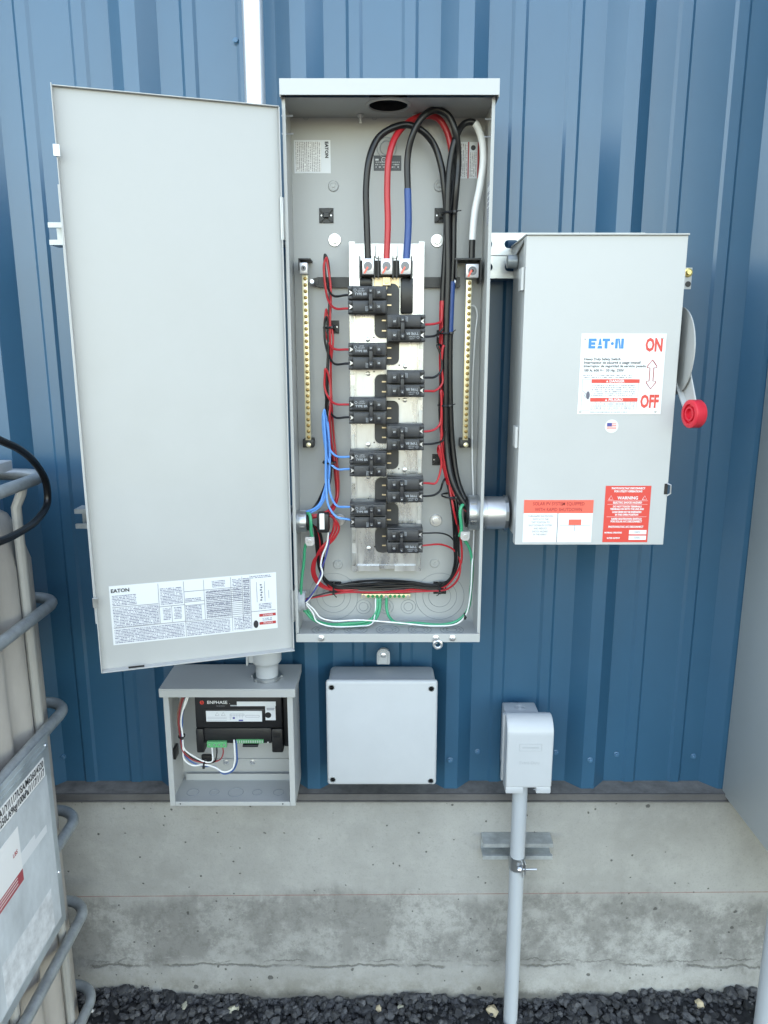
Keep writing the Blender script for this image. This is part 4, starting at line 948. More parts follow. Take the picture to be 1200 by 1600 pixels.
for i, r0 in enumerate((.013, .0105, .0165, .0105, .0115)):
    cx_ = bx0 + .037 + i * .0475
    b.ring((cx_, -.098, GZ0 + T2 + .0004), (0, 0, 1), r0, .0006)
b.build('knockout', 'groove', gw)
for px in (282, 442): 
    q = P(px, 1258, GYF); MB().lathe((q.x, GYF - .0001, GZ0 + .0048), (0, -1, 0), [(0, .0016), (.0006, .0015), (.0006, 0)], 10).build('screw', 'ink', gw)
MB().box(bx0 + .02, bx1 - .002, GYB - T2 - .0032, GYB - T2 - .0004, GZ0 + .034, GZ0 + .0505).build('mounting_rail', 'grey', gw, False)
for px in (354, 395):
    q = P(px, 1200, GYB - .005); MB().lathe((q.x, GYB - T2 - .0034, GZ0 + .0425), (0, -1, 0), [(0, .0062), (.001, .0062), (.0015, .004), (.0045, .0035), (.0045, 0)], 12).build('screw', 'zinc', gw)
# device
DY = -.098
def dR(px, py, Y=DY): return P(px, py, Y)
dv = thing('gateway_device', 'black solar gateway unit with white labels and green terminals', 'gateway', (dR(380, 1130).x, GYB - .005, dR(380, 1178).z))
xa, xb = dR(304, 1100).x, dR(440, 1100).x; za, zb_ = dR(380, 1176).z, dR(380, 1084).z + .004
xc = bx1 - .004
zmid = dR(380, 1139).z; zlow = dR(380, 1162).z
MB().box(xa, xb, DY, GYB - T2 - .001, zmid + .002, zb_ + .006, .003).build('housing', 'black', dv)
b = MB().box(xa - .001, xa + .016, DY - .002, GYB - T2 - .001, za, zmid + .0005, .003).box(xb - .024, xb + .0005, DY - .002, GYB - T2 - .001, za + .0005, zmid + .0005, .003).box(xa + .0165, xb - .0245, DY + .0015, GYB - T2 - .001, zlow, zmid + .0005, .002)
for k in range(4): b.box(xb - .020, xb - .004, DY - .0032, DY - .0018, zmid - .010 - k * .0035, zmid - .0085 - k * .0035)
for k in range(4): b.box(xb - .020, xb - .004, DY - .0032, DY - .0018, za + .003 + k * .0025, za + .0042 + k * .0025)
b.build('lower_housing', 'black', dv)
b = MB().box(xb + .001, xc, DY + .012, GYB - T2 - .001, dR(450, 1171).z, zb_ + .004, .002); b.build('side_module', 'black', dv)
for k in range(7): MB().box(xc - .003, xc - .001, DY + .0105, DY + .0118, dR(450, 1100 + k * 10).z, dR(450, 1103 + k * 10).z).build('pin', 'zinc', dv, False)
def drect(px0, py0, px1, py1, y, name, m, par=dv, lab=None):
    a = dR(px0, py0); c_ = dR(px1, py1); o = MB().box(a.x, c_.x, y - .0003, y, c_.z, a.z).build(name, m, par, False)
    if lab: o['label'] = lab
    return a.x, c_.x, c_.z, a.z, o
l1 = drect(322, 1110, 410, 1126.5, DY - .0022, 'label', 'paper')
b = MB().box(l1[0] - .0045, l1[1] + .0045, DY - .0018, DY, l1[2] - .004, l1[3] + .004, .001); b.build('label_plinth', 'black', dv)
mk = MB(); y_ = DY - .0028
lx = lambda f: l1[0] + (l1[1] - l1[0]) * f
lz = lambda f: l1[2] + (l1[3] - l1[2]) * f
def fr(b, u0, v0, u1, v1, t=.00025, y=y_):
    b.box(lx(u0), lx(u1), y - .0001, y, lz(v1) - t, lz(v1) + t).box(lx(u0), lx(u1), y - .0001, y, lz(v0) - t, lz(v0) + t).box(lx(u0) - t, lx(u0) + t, y - .0001, y, lz(v0), lz(v1)).box(lx(u1) - t, lx(u1) + t, y - .0001, y, lz(v0), lz(v1))
for k, u in enumerate((.20, .31)):
    mk.tube([Vector((lx(u - .035), y_, lz(.58))), Vector((lx(u + .035), y_, lz(.58))), Vector((lx(u), y_, lz(.88))), Vector((lx(u - .035), y_, lz(.58)))], .0003, 4)
for v in (.42, .28, .12): mk.box(lx(.02), lx(.37), y_ - .0001, y_, lz(v) - .0002, lz(v) + .0002)
fr(mk, .43, .55, .68, .72); fr(mk, .71, .42, .95, .60); fr(mk, .43, .15, .43, .5)
for k in range(5): mk.box(lx(.45 + k * .05), lx(.452 + k * .05), y_ - .0001, y_, lz(.3), lz(.70))
mk.build('drawing', 'inkg', l1[4], False)
mk = MB().box(lx(.475), lx(.515), y_ - .0001, y_, lz(.25), lz(.42)).box(lx(.58), lx(.66), y_ - .0001, y_, lz(.05), lz(.18)); mk.build('blue_mark', 'navy', l1[4], False)
l2 = drect(370, 1096, 431, 1103, DY - .0005, 'label', 'paper')
l3 = drect(414.3, 1103.2, 431, 1125, DY - .0005, 'label', 'paper')
MB().cyl((dR(419, 1117).x, DY - .0006, dR(419, 1117).z), (dR(419, 1117).x, DY - .0012, dR(419, 1117).z), .0068).build('sensor_window', 'black', dv)
MB().box(l3[0] + .003, l3[1] - .003, DY - .0010, DY - .0008, l3[3] - .009, l3[3] - .0075).box(l3[0] + .003, l3[1] - .002, DY - .0010, DY - .0008, l3[3] - .0055, l3[3] - .004).build('print_line', 'inkg', l3[4], False)
drect(360, 1101.5, 390, 1103.2, DY - .0004, 'label', 'pvc')
q = dR(338, 1097.5); MB().text('ENPHASE', .0098, front(q.x + .002, DY - .0006, q.z), bold=.0001, sx=1.08).text('.', .0098, front(q.x + .0285, DY - .0006, q.z)).build('lettering', 'white', dv, False)
q = dR(345, 1103); MB().text('IQ GATEWAY', .0030, front(q.x, DY - .0006, q.z)).build('lettering', 'inkg2', dv, False)
q = dR(315.5, 1097.5); b = MB()
for rr in (.0042, .0028): b.ring((q.x, DY - .0006, q.z), (0, 1, 0), rr, .0006, 8)
b.box(q.x - .004, q.x + .004, DY - .0012, DY - .0004, q.z - .0005, q.z + .0005); b.build('emblem', 'redp', dv)
# terminals
ta = dR(324, 1157); tb = dR(355, 1166)
tm = MB().box(ta.x, tb.x, DY - .006, DY + .0012, tb.z, ta.z, .0006).build('terminal_block', 'greent', dv, False)
for k in range(4):
    cx_ = ta.x + (tb.x - ta.x) * (k + .5) / 4
    MB().cyl((cx_, DY - .0061, (ta.z + tb.z) / 2), (cx_, DY - .0068, (ta.z + tb.z) / 2), .0019, n=12).build('terminal_screw', 'zinc', tm)
ta2 = dR(369, 1155); tb2 = dR(412, 1160.5)
tm2 = MB().box(ta2.x, tb2.x, DY - .003, DY + .0012, tb2.z, ta2.z, .0004).build('terminal_block', 'greent', dv, False)
for k in range(12):
    cx_ = ta2.x + (tb2.x - ta2.x) * (k + .5) / 12
    MB().box(cx_ - .0013, cx_ + .0013, DY - .0038, DY - .0031, tb2.z + .0015, ta2.z - .0012).build('terminal_screw', 'lug', tm2, False)
MB().cyl((dR(419, 1159).x, DY - .0022, dR(419, 1159).z), (dR(419, 1159).x, DY - .0028, dR(419, 1159).z), .0014, n=10).build('indicator', 'white', dv)
q = dR(390, 1167); MB().box(q.x - .016, q.x + .018, DY + .002, DY + .03, q.z - .002, q.z + .003, .001).build('port_cover', 'toggle', dv)
# tie mounts and wires of the gateway
for (px, py, wv) in ((325, 1184, True), (280, 1154, False)):
    q = P(px, py, GYB - .008)
    if wv: b = MB().box(q.x - .014, q.x + .010, GYB - .012, GYB - T2 - .0005, q.z - .009, q.z + .007, .001)
    else: b = MB().box(bx0 + T2 + .0004, bx0 + T2 + .006, -.110, -.085, q.z - .014, q.z + .012, .001)
    b.build('tie_mount', 'black', gw)
GW = 'low voltage wires in the gateway box'
W('brown wire dropping from the roof of the small open box', [(287, 1082, -.105), (281, 1100), (279, 1120), (280, 1140), (282, 1155), (285, 1172), (300, 1186, -.10), (325, 1192, -.098), (340, 1188, -.098)], .0020, 'brown_w', group=GW)
W('red wire looping up to the green terminal of the gateway', [(291, 1082, -.108), (284, 1098), (280, 1125), (281, 1150), (286, 1174), (302, 1188, -.104), (325, 1192, -.102), (343, 1188, -.102), (348.5, 1178, -.102), (347.5, 1163, -.102)], .0014, 'wirered', group=GW)
W('black wire hanging straight under the green terminal of the gateway', [(338.5, 1163, -.102), (338.5, 1180), (334, 1190), (318, 1190, -.10), (300, 1184), (287, 1170), (283, 1155), (283, 1130), (288, 1105), (290, 1082, -.104)], .0015, 'rubber', group=GW)
W('white wire under the first terminal of the green block', [(330.5, 1163, -.102), (332, 1178), (331, 1190, -.105), (322, 1190), (303, 1184, -.106), (289, 1170), (285, 1150), (284, 1120), (292, 1095), (297, 1082, -.108)], .0016, 'white_w', group=GW)
W('white wire of the long pair sagging below the gateway', [(365.5, 1156, -.103), (366.5, 1172), (367, 1190), (362, 1203), (350, 1206, -.106), (335, 1198), (318, 1194, -.108), (300, 1196), (288, 1187), (286, 1170), (284, 1150), (284, 1125), (288, 1100), (294, 1082, -.11)], .0018, 'white_w', group=GW)
W('dark blue wire of the long pair sagging below the gateway', [(369, 1157, -.101), (370, 1174), (370, 1192), (363, 1206), (350, 1209, -.104), (334, 1200), (318, 1196, -.105), (300, 1192), (289, 1182), (284, 1165), (285, 1140), (286, 1115), (291, 1096), (299, 1082, -.106)], .0018, 'dblue_w', group=GW)
tie(284, 1150, -.104, .0065, .009, 'cable tie round the wires on the left wall of the small box', (.003, .002))
tie(320, 1193, -.102, .0060, .010, 'cable tie round the wires below the gateway', (.002, .004), True)

# ================================================================ SQUARE PLASTIC JUNCTION BOX
jx0, jx1, jz0, jz1, jy = -.1230, .1135, .6585, .9030, -.124
jb = thing('junction_box', 'square pale plastic junction box with four corner screws', 'junction box', (0, -.04, jz0))
b = MB().box(jx0 + .004, jx1 - .004, jy + .014, -.0345, jz0 + .004, jz1 - .004, .010, 3)
b.build('body', 'pvc', jb)
b = MB().box(jx0, jx1, jy, jy + .0138, jz0, jz1, .0065, 3); b.build('cover', 'pvcw', jb)
for (px, py) in ((518, 1074), (674, 1076), (520, 1218), (673, 1220)):
    q = P(px, py, jy)
    s_ = MB().lathe((q.x, jy + .0004, q.z), (0, -1, 0), [(0, .0068), (.0012, .0066), (.0014, .0052), (.0004, .005), (.0004, .0)], 20).build('screw', 'galvd', jb)
    MB().box(q.x - .0036, q.x + .0036, jy - .0006, jy - .0001, q.z - .0006, q.z + .0006, mtx=None).build('screw_slot', 'ink', s_, False)
tq = P(599, 1022, -.040)
def tabpoly(c, w_, h):
    return [(c.x - w_, c.z - h), (c.x + w_, c.z - h)] + [(c.x + w_ * math.cos(a), c.z + w_ * math.sin(a)) for a in [i * math.pi / 12 for i in range(13)]]
b = MB().prism(tabpoly(tq, .0145, .022), 'y', -.046, -.036, .0012)
tb_ = b.build('mounting_foot', 'pvc', jb, False)
b = MB()
arc = [(tq.x - .0105, tq.z - .021)] + [(tq.x - .0105 * math.cos(a), tq.z + .0105 * math.sin(a)) for a in [i * math.pi / 12 for i in range(13)]] + [(tq.x + .0105, tq.z - .021)]
b.tube([Vector((x, -.0462, z)) for x, z in arc], .0016, 6); b.build('foot_rim', 'pvc', jb)
MB().lathe((tq.x, -.0462, tq.z), (0, -1, 0), [(0, .0058), (.0012, .0058), (.002, .0045), (.0028, .0)], 14).build('screw', 'zinc', jb)

# ================================================================ OUTLET WITH WEATHERPROOF COVER, GREY PIPE
oz0, oz1, oy = .6470, .8185, -.138
ox0, ox1 = P(792, 1180, oy).x, P(864, 1180, oy).x
ot = thing('outdoor_outlet', 'pale grey outdoor outlet under a hooded weatherproof cover', 'outlet', ((ox0 + ox1) / 2, -.034, oz0))
bxa, bxb = P(785, 1100, -.04).x, P(836, 1100, -.04).x
MB().box(bxa, bxb, -.085, -.0335, oz0 + .02, P(810, 1097, -.034).z, .003).build('back_box', 'pvc', ot)
for (yy, xx0, xx1, zt) in ((-.100, ox0 - .004, ox1 - .006, .824),):
    MB().box(xx0, xx1, -.098, -.0852, oz0 + .006, .8130, .003).build('flange', 'pvc', ot)
cxp = (bxa + bxb) / 2; q = PZ(808, 1101, P(810, 1097, -.034).z)
b = MB()
for rr in (.003, .006, .009, .0115): b.ring((cxp, -.060, P(810, 1097, -.034).z + .0002), (0, 0, 1), rr, .0006)
b.build('embossed_mark', 'pvc', ot)
# cover: side profile with a rolled top, in y-z, extruded in x with a notch at the bottom
def cov(x0, x1, z0, name, m):
    rr = .036; prof = [(-.0975, z0 + .004), (oy + .004, z0)] + [(oy, z0 + .004)]
    prof += [(oy + rr - rr * math.cos(a), oz1 - rr + rr * math.sin(a)) for a in [i * math.pi / 2 / 10 for i in range(11)]] + [(-.0975, oz1 - .001)]
    return MB().prism([(y, z) for y, z in prof], 'x', x0, x1, .0018)
nx0, nx1 = P(818, 1233, oy).x, P(838, 1233, oy).x
b = cov(ox0, ox1, oz0 + .0125, '', '')
cv = b.build('cover', 'pvcw', ot)
for xx in ((ox0 + .0004, nx0), (nx1, ox1 - .0004)):
    MB().box(xx[0], xx[1], oy + .0004, -.0985, oz0, oz0 + .0160, .0022).build('cover_skirt', 'pvcw', ot)
MB().box(nx0, nx1, oy + .02, -.0985, oz0 + .004, oz0 + .012).build('notch_tongue', 'pvc', ot, False)
zt = P(828, 1168, oy).z; xm = (ox0 + ox1) / 2 + .001
b = MB()
for (x0, x1, z0, z1) in ((xm - .024, xm + .024, zt + .0075, zt + .0084), (xm - .024, xm + .024, zt - .0084, zt - .0075), (xm - .024, xm - .0232, zt - .0074, zt + .0074), (xm + .0232, xm + .024, zt - .0074, zt + .0074)): b.box(x0, x1, oy - .0006, oy + .0005, z0, z1)
b.box(xm - .018, xm + .018, oy - .0004, oy + .0004, zt - .0022, zt + .0018)
b.text('Extra-Duty', .0098, front(xm - .001, oy - .0004, P(828, 1192, oy).z), bold=.0001).box(xm + .010, xm + .025, oy - .0003, oy + .0004, P(828, 1234, oy).z, P(828, 1234, oy).z + .0007)
b.build('embossed_lettering', 'pvc', ot, False)
pc = thing('conduit', 'upright light grey plastic pipe below the outlet, standing in the gravel', 'conduit', (.300, -.105, 0))
MB().lathe((.3000, -.105, -.05), (0, 0, 1), [(0, .0165), (oz0 + .058, .0165)], 28, False).build('pipe', 'pipe', pc)
cl = thing('pipe_clamp', 'galvanised two piece clamp holding the grey pipe to its channel', 'pipe clamp', (.300, -.105, .455))
MB().lathe((.3000, -.105, .441), (0, 0, 1), [(0, .0169), (0, .0183), (.031, .0183), (.031, .0169)], 28, False).build('band', 'galv', cl)
b = MB().box(.3060, .3085, -.1335, -.1205, .436, .4705, .0006).box(.3125, .3150, -.1330, -.1195, .440, .4705, .0006); b.build('clamp_ear', 'zinc', cl, False)
MB().lathe((.2960, -.1285, .4535), (1, 0, 0), [(0, .0035), (.003, .0055), (.0095, .0055), (.0095, .0022), (.0440, .0022), (.0440, 0)], 10).build('clamp_screw', 'zinc', cl)

# ================================================================ SAFETY SWITCH BOX
SX0, SX1, SZ0, SZ1, SY = .2440, .5205, 1.2280, 1.7770, -.235
sw = thing('disconnect_switch', 'grey safety switch box with red handle grip and red warning labels', 'safety switch', ((SX0 + SX1) / 2, -.075, SZ0))
b = MB().box(SX0 + .006, SX1 - .004, SY + .020, -.0752, SZ0 + .006, SZ1 - .004, .0006); b.build('body', 'grey', sw, False)
b = MB().box(SX0, SX1, SY, SY + .0018, SZ0, SZ1 - .003, .0007)
b.box(SX0, SX0 + .0016, SY + .0019, SY + .022, SZ0, SZ1 - .004).box(SX1 - .0016, SX1, SY + .0019, SY + .022, SZ0, SZ1 - .004).box(SX0 + .0017, SX1 - .0017, SY + .0019, SY + .022, SZ0, SZ0 + .0016)
cvr = b.build('cover', 'grey2', sw, False)
b = MB().box(SX0 - .001, SX1 + .001, SY - .004, -.0755, SZ1 - .0028, SZ1, .0004); b.prism([(SY + .023, SZ1 - .003), (-.080, SZ1 - .003), (-.080, SZ1 - .03)], 'x', SX0 + .0015, SX0 + .0040); b.build('rain_hood', 'grey', sw, False)
for zz in (1.700, 1.425): 
    b = MB().box(SX0 - .0055, SX0 - .0002, SY + .004, SY + .034, zz - .016, zz + .022, .0006).cyl((SX0 - .004, SY + .004, zz - .016), (SX0 - .004, SY + .004, zz + .022), .0028, n=10); b.build('hinge', 'grey2', sw)
b = MB().lathe((SX0 - .014, -.12, 1.744), (1, 0, 0), [(0, .010), (.0005, .012), (.015, .0125), (.018, .0125)], 18); b.build('side_plug', 'galvd', sw)
# mounting ear right
eq = P(1076, 434, -.085)
b = MB().box(SX1 - .006, eq.x + .006, -.0855, -.0835, P(1076, 452, -.085).z, P(1076, 418, -.085).z, .0008); b.build('mounting_ear', 'grey2', sw, False)
q = P(1075, 426, -.0857); hexscrew((q.x, -.0857, q.z), .0058, 'gold', sw, name='bolt')
q = P(1075, 444, -.0857); MB().cyl((q.x, -.0857, q.z), (q.x, -.0862, q.z), .0055, n=16).build('ear_hole', 'black', sw)
# latch
q = P(1042, 764, SY)
b = MB().box(SX1 - .0066, SX1 - .0004, SY - .0010, SY + .0002, q.z - .010, q.z + .010, .0003); b.build('latch_slot', 'black', cvr, False)
b = MB().tube([(SX1 - .002, SY - .002, q.z + .010), (SX1 + .0035, SY - .004, q.z + .008), (SX1 + .0040, SY - .004, q.z - .008), (SX1 - .001, SY - .002, q.z - .012)], .0014, 8); b.build('latch', 'zinc', sw)
# handle: half-round guard plate, lever, red grip
gx = SX1 + .015
cyy, czz, rr = -.190, 1.580, .078
poly = [(cyy + rr * math.cos(a) * .98, czz + rr * math.sin(a)) for a in [R(70) + i * R(235) / 28 for i in range(29)]]
b = MB().prism(poly, 'x', gx - .001, gx + .001, .0004); b.build('handle_guard', 'grey', sw, ang=30)
MB().cyl((SX1 - .003, -.170, 1.575), (gx + .006, -.170, 1.575), .020, n=24).build('handle_hub', 'galv', sw)
gyc, gzc = -.279, 1.474
b = MB(); d0 = Vector((0, -.168, 1.592)); d1 = Vector((0, gyc, gzc)); u = (d1 - d0).normalized(); v = Vector((0, -u.z, u.y))
pl = [d0 + v * .027, d0 + u * .03 + v * .030, d0 + u * .10 + v * .020, d1 + v * .012, d1 - v * .012, d0 + u * .09 - v * .022, d0 + u * .03 - v * .030, d0 - v * .027]
b.prism([(p.y, p.z) for p in pl], 'x', gx + .004, gx + .0062, .0006)
b.prism([(p.y, p.z) for p in (d0 + u * .055 + v * .026, d1 + v * .0118, d1 + v * .0095, d0 + u * .055 + v * .0235)], 'x', gx - .006, gx + .0038)
lev = b.build('handle_lever', 'grey2', sw, False)
b = MB(); c0 = d0 + u * .062 + v * .002
sl = [c0 + u * (.022 * math.cos(t)) + v * (.010 * math.sin(t) + .006 * math.cos(t) ** 2) for t in [i * math.pi / 10 for i in range(21)]]
b.tube([(gx + .0036, p.y, p.z) for p in sl], .0009, 5, False); b.build('stamped_slot', 'grey2', lev)
GRX = gx - .0065
b = MB().lathe((GRX, gyc, gzc), (1, .20, 0), [(.0060, 0), (.0060, .0085), (.0005, .0095), (.0005, .0122), (.0050, .0128), (.0050, .0160), (.0002, .0168), (.0002, .0225), (.0018, .0245), (.0185, .0245), (.0205, .0230), (.0210, 0)], 40)
b.build('handle_grip', 'redpl', sw, ang=50)
# ---- labels of the switch (real stickers on the cover)
def Sx(px, py): return P(px, py, SY)
A_, B_ = Sx(906, 521.5), Sx(1040, 648)
tl, tr, br_, bl_ = Sx(907.5, 522.5), Sx(1041, 520), Sx(1032.5, 646.5), Sx(902.5, 648)
nx0, nx1 = (tl.x + bl_.x) / 2, (tr.x + br_.x) / 2; nz0, nz1 = (bl_.z + br_.z) / 2, (tl.z + tr.z) / 2
npl = MB().box(nx0, nx1, SY - .0010, SY - .0002, nz0, nz1, .0002).build('nameplate', 'white', cvr, False); npl['label'] = 'white plate reading EATON with ON and OFF in red'
NW, NH = nx1 - nx0, nz1 - nz0
def nu(u): return nx0 + u * NW
def nv(v): return nz1 - v * NH
yl = SY - .0013
def nq(b, u0, v0, u1, v1, y=yl): return b.quad((nu(u0), y, nv(v1)), (nu(u1), y, nv(v1)), (nu(u1), y, nv(v0)), (nu(u0), y, nv(v0)))
# EATON wordmark: cut letters with a dot for O
b = MB(); H = .122; vt = .060
def bl(u0, v0, u1, v1): nq(b, u0, vt + v0 * H, u1, vt + v1 * H)
E0 = .088
bl(E0, 0, E0 + .033, 1); bl(E0 + .0335, 0, E0 + .092, .26); bl(E0 + .0335, .37, E0 + .080, .63); bl(E0 + .0335, .74, E0 + .082, 1)
b.quad((nu(.194), yl, nv(vt + H)), (nu(.252), yl, nv(vt + H)), (nu(.247), yl, nv(vt + H * .74)), (nu(.200), yl, nv(vt + H * .74)))
b.quad((nu(.203), yl, nv(vt + H * .66)), (nu(.244), yl, nv(vt + H * .66)), (nu(.231), yl, nv(vt)), (nu(.215), yl, nv(vt)))
bl(.252, 0, .338, .27); bl(.278, .272, .312, 1)
b.prism([(nu(.368) + .0027 * math.cos(t), nv(vt + H * .5) + .0027 * math.sin(t)) for t in [i * math.pi / 8 for i in range(16)]], 'y', yl - .0001, yl)
bl(.402, 0, .432, 1); bl(.472, 0, .502, 1)
b.quad((nu(.4325), yl, nv(vt)), (nu(.452), yl, nv(vt)), (nu(.4715), yl, nv(vt + H)), (nu(.452), yl, nv(vt + H)))
b.build('lettering', 'bluep', npl, False)
b = MB().text('ON', NH * .22, front(nu(.862), yl, nv(.145)), bold=.0013, sx=.62); b.build('lettering', 'redp', npl, False)
b = MB().text('OFF', NH * .22, front(nu(.855), yl, nv(.845)), bold=.0013, sx=.60); b.build('lettering', 'redp', npl, False)
b = MB(); ar = [(0, .5), (-.5, .28), (-.5, .23), (-.2, .23), (-.2, -.23), (-.5, -.23), (-.5, -.28), (0, -.5), (.5, -.28), (.5, -.23), (.2, -.23), (.2, .23), (.5, .23), (.5, .28), (0, .5)]
b.tube([Vector((nu(.855) + x * .0155 * 1.1, yl, nv(.50) + z * NH * .36)) for x, z in ar], .0007, 4, False); b.build('arrow', 'dred', npl, False)
b = MB()
for i, (tx, v, sz) in enumerate((('Heavy Duty Safety Switch', .312, .0062), ('Interrupteur de sécurité à usage intensif', .355, .0062), ('Interruptor de seguridad de servicio pesado', .398, .0062), ('100 A, 600 V~  50 Hp, 250V', .452, .0062))):
    b.text(tx, sz, front(nu(.045), yl, nv(v)), 'LEFT', bold=.00012)
b.build('lettering', 'ink', npl, False)
sp_ = MB(); nq(sp_, .045, .495, .62, .555); nq(sp_, .155, .62, .68, .77); nq(sp_, .155, .845, .68, .945); nq(sp_, .155, .965, .6, .98); sp_.build('small_print', 'microw', npl, False)
b = MB(); nq(b, .15, .560, .72, .607, yl - .0001); nq(b, .145, .792, .71, .84, yl - .0001); b.build('red_band', 'redp', npl, False)
b = MB().text('DANGER', .0066, front(nu(.45), yl - .0003, nv(.585)), bold=.0002).text('PELIGRO', .0066, front(nu(.45), yl - .0003, nv(.818)), bold=.0002)
for v in (.585, .818): b.prism([(nu(.335) - .002, nv(v) - .0018), (nu(.335) + .002, nv(v) - .0018), (nu(.335), nv(v) + .0018)], 'y', yl - .0004, yl - .0003)
b.build('lettering', 'white', npl, False)
b = MB(); t_ = .0025
for (u0, v0, u1, v1) in ((.04, .56, .145, .5625), (.04, .56, .0425, .955), (.04, .953, .145, .956), (.71, .61, .7125, .78), (.70, .845, .7025, .95)): nq(b, u0, v0, u1, v1)
b.build('ruled_lines', 'inkg', npl, False)
b = MB().prism([(nu(.115) + .0033 * math.cos(t), nv(.76) + .0072 * math.sin(t)) for t in [i * math.pi / 8 for i in range(16)]], 'y', yl - .0002, yl)
b.tube([Vector((nu(.05), yl, nv(.70))), Vector((nu(.085), yl, nv(.735))), Vector((nu(.072), yl, nv(.76))), Vector((nu(.09), yl, nv(.79)))], .0004, 4); b.build('hazard_mark', 'inkg', npl, False)
for (u, v) in ((.045, .06), (.955, .05), (.935, .965), (.035, .965)):
    MB().lathe((nu(u), SY - .001, nv(v)), (0, -1, 0), [(0, .0022), (.0008, .0018), (.0011, 0)], 12).build('rivet', 'galv', npl)
# round flag sticker
q = Sx(955.5, 666); fl = MB().cyl((q.x, SY - .0002, q.z), (q.x, SY - .0006, q.z), .0120, n=32).build('sticker', 'white', cvr); fl['label'] = 'round white sticker with a small striped flag'
b = MB()
for k in range(4): b.box(q.x - .0085, q.x + .0085, SY - .0009, SY - .0007, q.z - .0052 + k * .0030, q.z - .0038 + k * .0030)
b.build('flag_stripes', 'salmon', fl, False); MB().box(q.x - .0085, q.x + .0002, SY - .0012, SY - .0010, q.z, q.z + .0062).build('flag_field', 'navy', fl, False)
# rapid shutdown sticker
tl, br_ = Sx(819, 781), Sx(923.5, 847)
x0, x1, z0, z1 = tl.x, br_.x, br_.z, tl.z
s1 = MB().box(x0, x1, SY - .0006, SY - .0002, z0, z1).build('warning_label', 'white', cvr, False); s1['label'] = 'white sticker with salmon banner about rapid shutdown'
zb = z1 - (z1 - z0) * .31
MB().box(x0, x1, SY - .0010, SY - .0007, zb, z1).build('red_band', 'salmon', s1, False)
b = MB().text('SOLAR PV SYSTEM EQUIPPED', .0092, front((x0 + x1) / 2, SY - .0012, z1 - (z1 - zb) * .30), bold=.00012, sx=.80).text('WITH RAPID SHUTDOWN', .0092, front((x0 + x1) / 2, SY - .0012, z1 - (z1 - zb) * .74), bold=.00012, sx=.80); b.build('lettering', 'dred', s1, False)
xm_ = x0 + (x1 - x0) * .495
b = MB().box(xm_ - .0005, xm_ + .0005, SY - .0010, SY - .0007, z0, zb)
tz = zb - .006
for k, tx in enumerate(('TURN RAPID SHUTDOWN', 'SWITCH TO THE', '"OFF" POSITION TO', 'SHUT DOWN PV SYSTEM', 'AND REDUCE', 'SHOCK HAZARD', 'IN THE ARRAY')):
    b.text(tx, .0050, front((x0 + xm_) / 2, SY - .0009, tz - k * .0058), sx=.78)
xr = (xm_ + x1) / 2
b.box(xm_ + .004, x1 - .004, SY - .0009, SY - .0007, zb - .0232, zb - .0227).box(xr - .0003, xr + .0003, SY - .0009, SY - .0007, zb - .034, zb - .0234); b.build('lettering', 'inkg', s1, False)
MB().box(xr - .0115, xr + .0115, SY - .0010, SY - .0007, zb - .0225, zb - .0120).build('red_patch', 'salmon', s1, False)
# tall red sticker
a1, a2 = Sx(946.5, 759), Sx(1011, 847)
x0, x1, z0, z1 = a1.x, a2.x, a2.z, a1.z
s2 = MB().box(x0, x1, SY - .0006, SY - .0002, z0, z1).build('warning_label', 'redp', cvr, False); s2['label'] = 'tall red sticker headed WARNING'
xm_ = (x0 + x1) / 2; hh = z1 - z0; b = MB()
for tx, f, sz, sxx in (('PHOTOVOLTAIC DISCONNECT', .045, .0050, .86), ('FOR UTILITY OPERATIONS', .098, .0050, .86), ('WARNING', .215, .0082, .95), ('ELECTRIC SHOCK HAZARD', .295, .0050, .86), ('DO NOT TOUCH TERMINALS', .365, .0046, .86), ('TERMINALS ON BOTH THE LINE AND', .410, .0046, .80),
                       ('LOAD SIDES MAY BE ENERGIZED', .462, .0046, .80), ('IN THE OPEN POSITION', .510, .0046, .86), ('RAPID SHUTDOWN SWITCH', .585, .0050, .86), ('FOR SOLAR A/C DISCONNECT', .630, .0050, .84), ('PHOTOVOLTAIC A/C DISCONNECT', .725, .0050, .80)):
    b.text(tx, sz, front(xm_, SY - .0009, z1 - f * hh), bold=.00022, sx=sxx)
b.text('NOMINAL OPERATING', .0040, front(x0 + .019, SY - .0009, z1 - .83 * hh), bold=.0002, sx=.78).text('RATED OUTPUT', .0040, front(x0 + .020, SY - .0009, z1 - .928 * hh), bold=.0002, sx=.82)
for f in (.262, .325, .545): b.box(x0 + .005, x1 - .005, SY - .0009, SY - .0007, z1 - f * hh - .0002, z1 - f * hh + .0002)
for u in (.13, .87):
    xx = x0 + u * (x1 - x0); zz = z1 - .21 * hh; b.tube([Vector((xx - .0042, SY - .0008, zz - .0035)), Vector((xx + .0042, SY - .0008, zz - .0035)), Vector((xx, SY - .0008, zz + .004)), Vector((xx - .0042, SY - .0008, zz - .0035))], .0004, 4)
b.build('lettering', 'white', s2, False)
for f in (.82, .92):
    fp = MB().box(x0 + (x1 - x0) * .58, x1 - .003, SY - .0009, SY - .0007, z1 - f * hh - .0040, z1 - f * hh + .0040).build('white_field', 'white', s2, False)
MB().text('240V', .0052, front(x0 + (x1 - x0) * .76, SY - .0011, z1 - .82 * hh), sx=.9, sp=1.1).text('100A', .0052, front(x0 + (x1 - x0) * .76, SY - .0011, z1 - .92 * hh), sx=.9, sp=1.1).build('lettering', 'inkg', s2, False)

